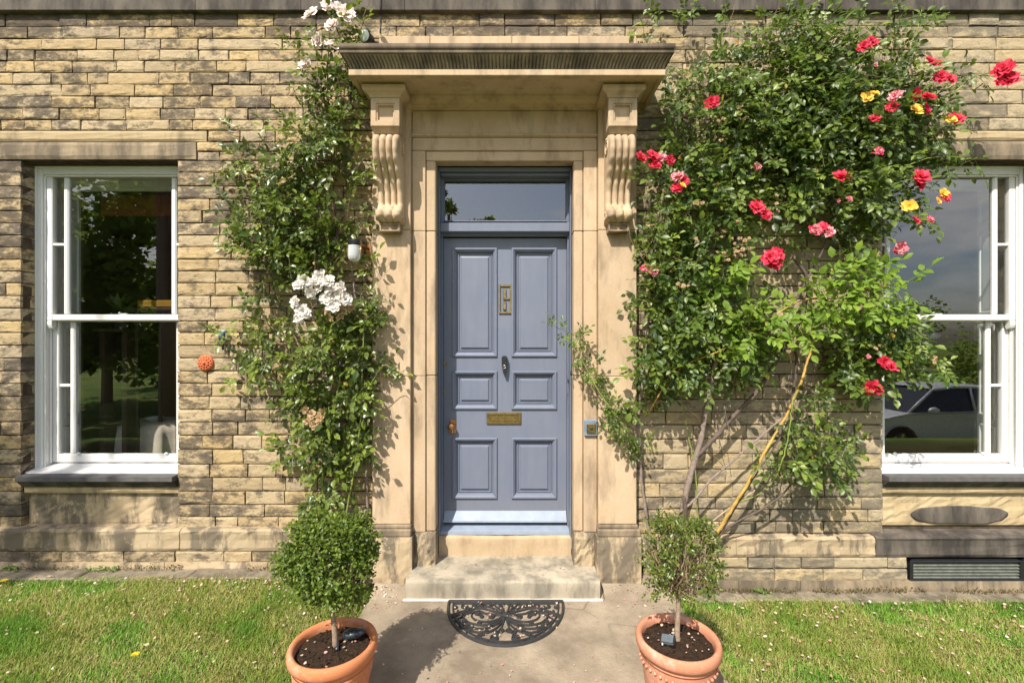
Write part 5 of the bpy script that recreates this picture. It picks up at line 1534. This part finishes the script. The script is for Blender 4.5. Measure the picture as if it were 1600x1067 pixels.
# terracotta sun medallion
sm = thing('wall_plaque', 'round terracotta sun plaque right of the left window', 'wall plaque', loc=tuple(P(322.5, 566.5, -.004)))
tm = mat_flat('red terracotta', (.52,.14,.06), .85, 0, .2, .2, .5, 40)
b = MB(); lathe_y(b, [(.054,-.001),(.054,.010),(.050,.016),(.030,.020),(.020,.024),(.008,.027)], (0,0,0), 32); b.build('disc', tm, sm, smooth=True)
b = MB()
for k in range(14):
    a = 2*pi*k/14
    b.sphere((.041*cos(a), -.017, .041*sin(a)), .0062, 6, 5, (1,1,1)); 
for k in range(9):
    a = 2*pi*k/9+.3; b.sphere((.025*cos(a), -.022, .025*sin(a)), .0065, 6, 5)
b.sphere((0,-.027,0), .010, 8, 6); b.build('relief', tm, sm, smooth=True)

# small blue bird ornament on the wall
bd = thing('bird_ornament', 'small blue bird ornament on the wall left of the white rose', 'bird ornament', loc=tuple(P(349.5, 527, -.03)))
b = MB()
spn = [(.004,.052,.004),(.006,.050,.014),(.004,.044,.017),(.0,.032,.014),(-.008,.015,.019),(-.010,-.005,.021),(-.006,-.025,.017),(-.004,-.045,.009),(-.003,-.075,.007),(-.002,-.085,.003)]
b.loops([[(x+r*cos(2*pi*k/12), -.005+.85*r*sin(2*pi*k/12), z) for k in range(12)] for x, z, r in spn], True, True, True)
b.add([(-.010,-.012,.044),(-.010,-.006,.038),(-.030,-.012,.040),(-.010,-.002,.043)], [(0,1,2),(0,2,3),(1,3,2)])
mb = NM('blue bird paint'); zz_ = mb.sep(mb.objpos())[2]
mb.set(mb.ramp(mb.math('MULTIPLY_ADD', zz_, 6.0, .55), [(0,(.015,.015,.02)),(.30,(.02,.03,.06)),(.5,(.04,.09,.20)),(.72,(.05,.12,.25)),(.80,(.25,.38,.5))]), .5, 0, .4)
b.build('body', mb.m, bd, smooth=True)
b = MB(); b.tube([(.0,.012,-.01),(.0,.03,-.012)], .003, 5); b.build('peg', M['black'], bd)

# glass lotus in the right window, with its thread
gl = thing('window_ornament', 'clear lotus ornament hanging inside the right window', 'window ornament', loc=tuple(P(1459, 522, .235)))
og = mat_flat('clear ornament', (.45,.52,.56), .15, 0, .6, .1)
b = MB()
for k in range(7):
    a = radians(-75 + 25*k); L_ = .048 if k != 3 else .055
    d = Vector((sin(a), 0, -cos(a)*.55-.12)) if False else Vector((sin(a), 0, -cos(a)*.6))
    n_ = Vector((-d.z, 0, d.x)).normalized()
    q = [Vector((0,0,.008)), d*L_*.5+n_*.008, d*L_*1.15, d*L_*.5-n_*.008]
    for u, v in zip(q, q[1:]+q[:1]): b.tube([u, v], .0016, 4)
b.build('petals', og, gl)
b = MB(); b.tube([(0,0,.0),(0,0,.16)], .0007, 4); b.build('thread', og, gl)

# inside the left room
cxl = WIN[0][0]
bl_ = MB(); bl_.slab(cxl-.50, cxl+.50, .52, .55, 2.62, 2.79, .01); o = bl_.build('roller_blind', mat_flat('rust brown fabric', (.16,.045,.015), .9, 0, .2, .3)); tag(o, 'rust brown rolled blind at the top of the left window', 'blind')
tb = thing('table', 'table under a pale pleated cloth inside the left window', 'table', loc=(P(232,660,.9).x, .95, .1))
b = MB(); rings = []; n = 90
for z, r0, am in ((.82,.0,0),(.82,.20,0),(.81,.27,.004),(.74,.29,.010),(.5,.31,.022),(.02,.35,.034)):
    rings.append([((r0+am*sin(13*t)+am*.5*sin(29*t))*1.15*cos(t), (r0+am*sin(13*t))*sin(t), z) for t in [2*pi*k/n for k in range(n)]])
b.loops(rings, True); b.build('tablecloth', mat_flat('pale pleated cloth', (.62,.54,.45), .9, 0, .2, .1), tb, smooth=True)
b = MB(); b.lathe([(.03,.0),(.05,.01),(.07,.03),(.075,.035),(.06,.03)], 20, c=(.05,-.06,.825)); b_o = b.build('bowl', mat_flat('white china', (.75,.76,.78), .2, 0, .5, .02), smooth=True); b_o.location = tb.location; tag(b_o, 'white bowl on the table inside the left window', 'bowl')
b = MB(); bx = P(236,476,.62)
b.slab(bx.x-.12, bx.x+.22, .62, .86, bx.z-.022, bx.z+.040, .01); o = b.build('warm_strip', mat_flat('mustard stand-in', (.24,.13,.015), .9, 0, .2, .15)); tag(o, 'mustard yellow slab added for the warm lit strip inside the left window', 'warm_strip')  # added slab standing in for a warm lit strip, set forward into the sun
b = MB(); b.slab(bx.x-.13, bx.x+.24, .60, .88, bx.z-.045, bx.z-.024, .004)
for lx in (bx.x-.11, bx.x+.22):
    for ly in (.62, .86): b.slab(lx-.012, lx+.012, ly-.012, ly+.012, .1, bx.z-.046, .003)
o = b.build('side_table', mat_flat('dark wood', (.03,.02,.012), .5, 0, .4, .2)); tag(o, 'tall dark side table standing inside the left window', 'side table')
hp = thing('house_plant', 'potted plant with dark spiky leaves inside the left window', 'house plant', loc=tuple(P(192, 487, .60)))
lv_, lf_ = leaflet_template(.16, .35, .1, .2); r = random.Random(2); mats = []; locs = []
for k in range(16):
    a = r.uniform(0, 6.28); mats.append(basis(Vector((cos(a)*.5, sin(a)*.5, r.uniform(.4,1.2))), Vector((0,-.5,.6)))); locs.append(np.array((0,0,.0)))
V, Fc, T = instance_np(lv_, lf_, np.array(mats), np.array(locs), rng.random(16)); np_mesh('leaves', V, Fc, T, M['leaf_r'], hp)
b = MB(); b.lathe([(.0,-.14),(.05,-.14),(.07,-.0),(.06,0),(.0,-.01)], 20); b.build('pot', M['black'], hp, smooth='auto')
b = MB(); q = P(192, 487, .60); b.slab(q.x-.16, q.x+.08, .50, .72, q.z-.162, q.z-.141, .004); b.slab(q.x-.15,q.x-.11,.55,.67,.1,q.z-.163,.004); b.slab(q.x+.03,q.x+.07,.55,.67,.1,q.z-.163,.004)
o = b.build('plant_stand', mat_flat('stand wood', (.05,.03,.02), .6, 0, .3, .2)); tag(o, 'narrow wooden plant stand inside the left window', 'stand')

# ================================================================ grass, weeds, litter
def grass(name, n, x0, x1, y0, y1, hmin, hmax, seed, w=.0028):
    g = np.random.default_rng(seed)
    X = g.uniform(x0, x1, n); Yy = g.uniform(y0, y1, n)
    def nse(a, b_, ph): return np.sin(X*a+ph)*np.cos(Yy*b_-ph*1.3) + .6*np.sin(X*a*2.3+1.7*ph+Yy*3.1) + .4*np.cos(Yy*b_*2.9+X*5.3+ph)
    lush = nse(2.1, 3.4, seed*.7)*.62 + nse(6.3, 7.1, seed)*.42 + nse(17,15,seed+2)*.16 + g.normal(0,.34,n)
    lush = lush*1.15 - .95*np.exp(-((-.17-Yy)/.28)**2) + .36 + .14*(X > 0)
    Z = np.array([ground_z(a, b_) for a, b_ in zip(X, Yy)]) - .004
    hgt = g.uniform(hmin, hmax, n)*(1+.22*np.clip(lush,-1,1.3))*(1+ .5*(g.random(n) < .04))
    az = g.uniform(0, 2*pi, n); ln = g.uniform(.35, 1.25, n)*hgt
    dx, dy = np.cos(az), np.sin(az); px, py = -dy*w*.5, dx*w*.5
    ww = g.uniform(.7,1.5,n)
    px *= ww; py *= ww
    V = np.empty((n,5,3))
    V[:,0] = np.stack([X-px, Yy-py, Z],1); V[:,1] = np.stack([X+px, Yy+py, Z],1)
    mx, my, mz = X+dx*ln*.38, Yy+dy*ln*.38, Z+hgt*.62
    V[:,2] = np.stack([mx+px*.8, my+py*.8, mz],1); V[:,3] = np.stack([mx-px*.8, my-py*.8, mz],1)
    V[:,4] = np.stack([X+dx*ln, Yy+dy*ln, Z+hgt*g.uniform(.7,1.0,n)],1)
    base = (np.arange(n)*5)[:,None]
    Fc = np.concatenate([base+np.array([[0,1,2]]), base+np.array([[0,2,3]]), base+np.array([[3,2,4]])],0)
    t = np.clip(.50 + .34*lush + g.normal(0,.06,n), .0, .995)
    T = np.concatenate([t,t,t])
    o = np_mesh(name, V.reshape(-1,3), Fc, T, M['grass']); o['kind'] = 'stuff'; return o
grass('grass', 112000, -3.95, -.90, -1.22, -.165, .014, .036, 3, .0026)
grass('grass', 104000, 1.01, 3.95, -1.22, -.155, .014, .036, 6, .0026)
grass('grass', 26000, -5.5, -.90, -3.6, -1.2, .02, .05, 9, .005)
grass('grass', 26000, 1.02, 5.5, -3.6, -1.2, .02, .05, 12, .005)

def litter(name, spots, mat, seed, smin=.007, smax=.016):
    r = random.Random(seed); Vs = []; Fs = []; T = []
    base = np.array([[0,-.5,0],[.5,-.25,.12],[.5,.25,.12],[0,.5,.0],[-.5,.25,.10],[-.5,-.25,.10]])
    for x, y, z in spots:
        s = r.uniform(smin, smax); rot = np.array(Matrix.Rotation(r.uniform(0,6.28),3,'Z') @ Matrix.Rotation(r.gauss(0,.35),3,'X') @ Matrix.Rotation(r.gauss(0,.3),3,'Y'))
        v = (base*np.array([s*r.uniform(.7,1.3), s, s*r.uniform(.3,1.6)])) @ rot.T + np.array([x,y,z]); k = len(Vs)*6
        Vs.append(v); Fs += [(k,k+1,k+2,k+3),(k,k+3,k+4,k+5)]; t = r.random(); T += [t, t]
    o = np_mesh(name, np.vstack(Vs), np.array(Fs), np.array(T), mat); o['kind'] = 'stuff'; return o
rl = random.Random(33); spots = []
for _ in range(300):
    x = rl.uniform(-3.6,-.9); y = -.18-abs(rl.gauss(0,.34)); spots.append((x, y, ground_z(x,y)+.03))
for _ in range(470):
    x = rl.uniform(1.03,3.7); y = -.18-abs(rl.gauss(0,.42)); spots.append((x, y, ground_z(x,y)+.03))
for _ in range(120):
    x = rl.gauss(-1.35,.35); y = -.2-abs(rl.gauss(0,.10)); 
    if x < -.92: spots.append((x, y, ground_z(x,y)+.03))
litter('fallen_petals', spots, M['p_fall'], 1)
spots = []
for _ in range(46):
    x = rl.uniform(-.85,1.0); y = rl.uniform(-1.2,-.3); spots.append((x, y, path_z(y)+.006))
for _ in range(46): x = rl.gauss(-.80,.06); y = rl.uniform(-.36,-.14); spots.append((x, y, path_z(y)+.006))
for _ in range(30): x = rl.gauss(.78,.10); y = rl.uniform(-.40,-.14); spots.append((x, y, path_z(y)+.006))
for _ in range(90):
    a = rl.uniform(0,pi); q = sqrt(rl.random()); spots.append((CX+.012+.32*q*cos(a), -.30-.35*q*sin(a), path_z(-.4)+rl.uniform(.006,.017)))
for _ in range(12): x = rl.uniform(-.6,.5); spots.append((x, rl.uniform(-.20,.0), .133))
litter('fallen_petals', spots, M['p_fall'], 2, .006, .014)
spots = []
for _ in range(22): x, y = rl.gauss(Lx,.07), rl.gauss(ZL-D,.07); spots.append((x,y,zl_-.016))
for _ in range(34): x, y = rl.gauss(Rx,.07), rl.gauss(ZR-D,.07); spots.append((x,y,zr_-.016))
spots = [s for s in spots if min((s[0]-Lx)**2+(s[1]-ZL+D)**2, (s[0]-Rx)**2+(s[1]-ZR+D)**2) < .0196]
litter('fallen_petals', spots, M['p_fall'], 7, .006, .013)

# weeds and dry stonecrop along the wall foot
M['weed'] = mat_leaf('stonecrop', [(.10,.055,.03),(.07,.05,.02),(.12,.13,.03),(.16,.09,.05)], .7, .15, .2)
M['weed_green'] = mat_leaf('wall weed', [(.09,.18,.02),(.13,.24,.03),(.07,.14,.02)], .5, .3, .3)
def tuft(spans, mat, name, seed, n, h):
    r = random.Random(seed); mats = []; locs = []
    tv, tf = leaflet_template(1, .5, .1, .1)
    for xa, xb, y, z in spans:
        for _ in range(int(n*(xb-xa))):
            x = r.uniform(xa, xb); a = r.uniform(0, 6.28)
            mats.append(basis(Vector((cos(a), sin(a), r.uniform(.2,1.6))), Vector((0,-.3,1)))*r.uniform(.4,1)*h); locs.append(np.array((x, y+r.gauss(0,.012), z+abs(r.gauss(0,.012)))))
    V, Fc, T = instance_np(tv, tf, np.array(mats), np.array(locs), np.array([r.random() for _ in mats])); o = np_mesh(name, V, Fc, T, mat); o['kind'] = 'stuff'; return o
tuft([(-3.4,-2.9,-.085,.11),(-2.6,-2.2,-.085,.11),(-1.75,-1.3,-.085,.11),(1.35,1.9,-.085,-.04),(2.0,2.75,-.085,-.04),(2.9,3.5,-.085,-.045)], M['weed'], 'stonecrop', 3, 520, .016)
tuft([(-3.35,-3.25,-.1,.11),(-2.8,-2.6,-.1,.11),(-1.32,-1.22,-.1,.11),(-1.14,-1.1,-.1,.11),(1.2,1.3,-.1,-.04),(1.6,1.7,-.1,-.04)], M['weed_green'], 'wall_weeds', 5, 420, .026)

def dandelion(px, py, lab):
    Zg = 1.57/((py-533)/F); X_ = (px-800)/F*Zg; Y_ = Zg-D
    t = thing('dandelion', lab, 'dandelion', 'yellow dandelions in the left lawn', (X_, Y_, ground_z(X_, Y_)))
    b = MB(); b.tube([(0,0,0),(.003,-.002,.03),(.002,0,.048)], .0016, 5); b.build('stem', M['weed_green'], t)
    b = MB(); r = random.Random(px)
    for k in range(26):
        a = 2*pi*k/26; L_ = .017*(1 if k % 2 else .7); z = .050+(.004 if k % 2 == 0 else 0)
        b.add([(.002,0,z),(.002+L_*cos(a-.1),L_*sin(a-.1),z+.003),(.002+L_*1.1*cos(a),L_*1.1*sin(a),z+.002),(.002+L_*cos(a+.1),L_*sin(a+.1),z+.003)], [(0,1,2,3)])
    b.build('flower', mat_flat('dandelion yellow', (.85,.62,.02), .7, 0, .2, .1), t)
dandelion(6, 929, 'yellow dandelion at the far left edge of the lawn')
dandelion(211, 1038, 'yellow dandelion in the lawn near the bottom of the photo')

# ================================================================ what the glass reflects: trees, shrubs, a parked car
def tree_mesh(seed, crown, n, leaf, gaps=.25):
    r = random.Random(seed); lv_, lf_ = leaflet_template(1, .7, .1, .1)
    quad_v = np.array([[0,0,0],[.5,-.35,.05],[1,0,0],[.5,.35,.05]]); quad_f = np.array([[0,1,2],[0,2,3]])
    mats, locs, tn = [], [], []
    clumps = []
    for _ in range(60):
        c = r.choice(crown); d = Vector((r.gauss(0,1), r.gauss(0,1), r.gauss(0,1))).normalized()
        clumps.append((Vector(c[:3])+Vector((d.x*c[3], d.y*c[3], d.z*c[4]))*r.uniform(.45,1), r.uniform(.25,.55)*c[3]*.55))
    for _ in range(n):
        cp, cr = r.choice(clumps); d = Vector((r.gauss(0,1), r.gauss(0,1), r.gauss(0,1))).normalized()
        p = cp + d*cr*r.random()**.4
        mats.append(basis(Vector((r.gauss(0,1), r.gauss(0,1), r.gauss(-.2,.6))), Vector((r.gauss(0,.4), r.gauss(0,.4), 1)))*leaf*r.uniform(.6,1.3)); locs.append(np.array(p)); tn.append(r.random())
    return instance_np(quad_v, quad_f, np.array(mats), np.array(locs), np.array(tn)), clumps
def tree(label, loc, seed, crown, n, leaf, trunk_r, name='tree', group=None):
    z0 = ground_z(loc[0], loc[1])
    root = thing(name, label, 'tree' if name == 'tree' else 'shrub', group, (loc[0], loc[1], z0))
    (V, Fc, T), clumps = tree_mesh(seed, crown, n, leaf)
    np_mesh('crown', V, Fc, T, M['leaf_tree'], root)
    b = MB(); top_ = max(c[2] for c in crown); r = random.Random(seed)
    b.tube([(0,0,-.2),(.03,.02,top_*.3),(-.03,0,top_*.62),(0,0,top_)], [trunk_r*1.2,trunk_r,trunk_r*.7,trunk_r*.3], 9)
    for cp, cr in clumps[:14]:
        s_ = Vector((0,0,top_*r.uniform(.25,.6))); m_ = s_.lerp(cp,.5)+Vector((0,0,.1)); b.tube([s_, m_, cp], [trunk_r*.4,trunk_r*.25,trunk_r*.08], 5)
    b.build('trunk', M['bark'], root, smooth=True)
    return root
G_ = 'garden trees facing the house'
tree('tall tree mirrored in the far side of the left window', (-13.5,-9.5), 1, [(0,0,6.5,3.4,3.0),(1.5,1,3.6,2.6,2.4)], 17000, .24, .12, group=G_)
tree('broad tree mirrored in the middle of the left window', (-9.0,-11.0), 2, [(0,0,5.4,3.2,3.4),(-1.5,0,8.5,2.2,2.0),(1,0,3.0,2.6,1.6)], 17000, .24, .12, group=G_)
tree('dark tree standing furthest back, mirrored in left window', (-16,-14.5), 3, [(0,0,7.0,4.2,4.8),(2,0,3.4,3.6,2.4)], 15000, .34, .16, group=G_)
tree('tree mirrored at the left of the fanlight', (-2.9,-17.5), 4, [(-.4,0,8.2,.9,1.5),(0,0,6.0,1.4,2.0),(1.5,0,7.5,.8,.8)], 9000, .16, .18, group=G_)
tree('low tree with ragged top mirrored in the right window', (8.3,-13.5), 5, [(0,0,2.8,2.1,1.4),(-1.7,0,3.6,1.4,1.2),(1.8,.3,3.3,1.3,.8)], 8000, .16, .14, group=G_)
tree('spreading tree further right, mirrored in the right window', (12.6,-15.0), 6, [(0,0,2.6,2.6,1.3),(2.2,0,3.0,2.0,1.2)], 7000, .18, .15, group=G_)
tree('tree overhanging the lawn left of the house', (-6.85,-5.6), 7, [(0,0,9.2,1.5,1.9),(.4,.3,8.2,1.0,.9),(1.0,.3,7.9,.5,.3)], 560, .15, .16, group=G_)
for i, (x, y) in enumerate(((-15,-19),(-8.5,-20),(-1.5,-24),(5,-22),(11,-21),(17,-20),(22,-16),(-23,-12))):
    pos_ = ['at the far left end','second from the left end','left of the path line','right of the path line','behind the drive','behind the parked car','at the far right end','alone beyond the left lawn'][i]
    tree('low bushy shrub of the garden boundary '+pos_, (x, y), 20+i, [(0,0,1.5,3.3,1.5),(2.2,0,1.3,2.4,1.3),(-2.2,0,1.3,2.4,1.3)], 3500, .24, .08, 'shrub', 'boundary shrubs')

# silver car on the drive
car = thing('parked_car', 'silver car parked on the drive, mirrored in the right window', 'car', loc=(9.55, -7.0, ground_z(9.5,-7.0)+.03))
M['car'] = mat_flat('silver car paint', (.72,.73,.74), .30, .1, .5, .02)
M['tyre'] = mat_flat('tyre', (.02,.02,.02), .85, 0, .2, .1)
M['carglass'] = mat_flat('dark car glass', (.012,.014,.016), .05, 0, .8, 0)
M['alloy'] = mat_flat('alloy', (.5,.5,.5), .3, .9, .5, .05)
side = [(-2.12,.30),(-2.16,.52),(-2.05,.72),(-1.45,.86),(-1.10,.93),(.95,.98),(1.75,.98),(2.05,.90),(2.12,.62),(2.05,.30)]
def arch(cx_): return [(cx_+.37*cos(t), .30+.37*sin(t)) for t in [pi-pi*k/8 for k in range(9)]]
low = arch(-1.32)[::1]; low2 = arch(1.38)
outline = side + [(1.75,.22)] + [p for p in low2[::-1]] + [(.9,.20),(-.9,.20)] + [p for p in low[::-1]] + [(-1.75,.22)]
b = MB()
def body_ring(y, k=1.0, dz=0): return [(x*k, y, z) for x, z in outline]
b.loops([[(x*.96, -.80, .2+(z-.2)*.93) for x, z in outline], body_ring(-.86), body_ring(.86), [(x*.96,.80,.2+(z-.2)*.93) for x, z in outline]], True, True, True)
b.build('body', M['car'], car, smooth='auto')
gh = [(-1.12,.925),(-.42,1.40),(.05,1.46),(.85,1.44),(1.45,1.28),(1.95,.97)]
b = MB(); b.loops([[(x, s*(.80 if z < 1 else .60), z) for x, z in gh] for s in (-1, 1)], True, True, True); b.build('cabin_glass', M['carglass'], car)
b = MB()
rf_ = [(-.44,1.40),(.05,1.465),(.85,1.445),(1.42,1.29)]
b.loops([[(x, y_, z+dz) for x, z in rf_] for y_, dz in ((-.635,-.03),(-.60,.012),(0,.03),(.60,.012),(.635,-.03))], False); 
for s in (-1, 1):
    for p0, p1 in (((-1.12,.80,.93),(-.43,.61,1.40)),((-.43,.615,1.405),(.05,.615,1.455)),((.05,.615,1.455),(.85,.615,1.44)),((.85,.615,1.44),(1.43,.63,1.28)),((1.43,.63,1.28),(1.95,.80,.97)),((.30,.81,.95),(.36,.62,1.44)),((1.2,.81,.96),(1.1,.63,1.37))):
        b.tube([(p0[0],s*p0[1],p0[2]),(p1[0],s*p1[1],p1[2])], .028, 6)
b.build('roof', M['car'], car, smooth=True)
for s in (-1, 1):
    b = MB(); b.sphere((-.72, s*.96, 1.0), .11, 10, 6, (1,.7,.65)); b.build('wing_mirror', M['car'], car, smooth=True)
    for hx in (.05, 1.05): b = MB(); b.slab(hx, hx+.18, s*.862, s*.885, .83, .86, .006); b.build('door_handle', M['car'], car)
    b = MB(); b.sphere((-2.02, s*.62, .66), .15, 10, 6, (.8,1,.6)); b.build('headlight', M['frost'], car, smooth=True)
    for cx_ in (-1.32, 1.38):
        w_ = new_obj('wheel', None, car, (cx_, s*.80, .31))
        b = MB(); b.loops([[(r*cos(2*pi*k/24), y*s, r*sin(2*pi*k/24)) for k in range(24)] for r, y in ((.20,.06),(.29,.07),(.315,.05),(.315,-.10),(.28,-.12))]); b.build('tyre', M['tyre'], w_, smooth='auto')
        b = MB()
        for k in range(5):
            a = 2*pi*k/5; b.add([(.03*cos(a+1.57),.055*s,.03*sin(a+1.57)),(.03*cos(a-1.57),.055*s,.03*sin(a-1.57)),(.2*cos(a-.16),.045*s,.2*sin(a-.16)),(.2*cos(a+.16),.045*s,.2*sin(a+.16))], [(0,1,2,3)])
        b.build('rim', M['alloy'], w_)
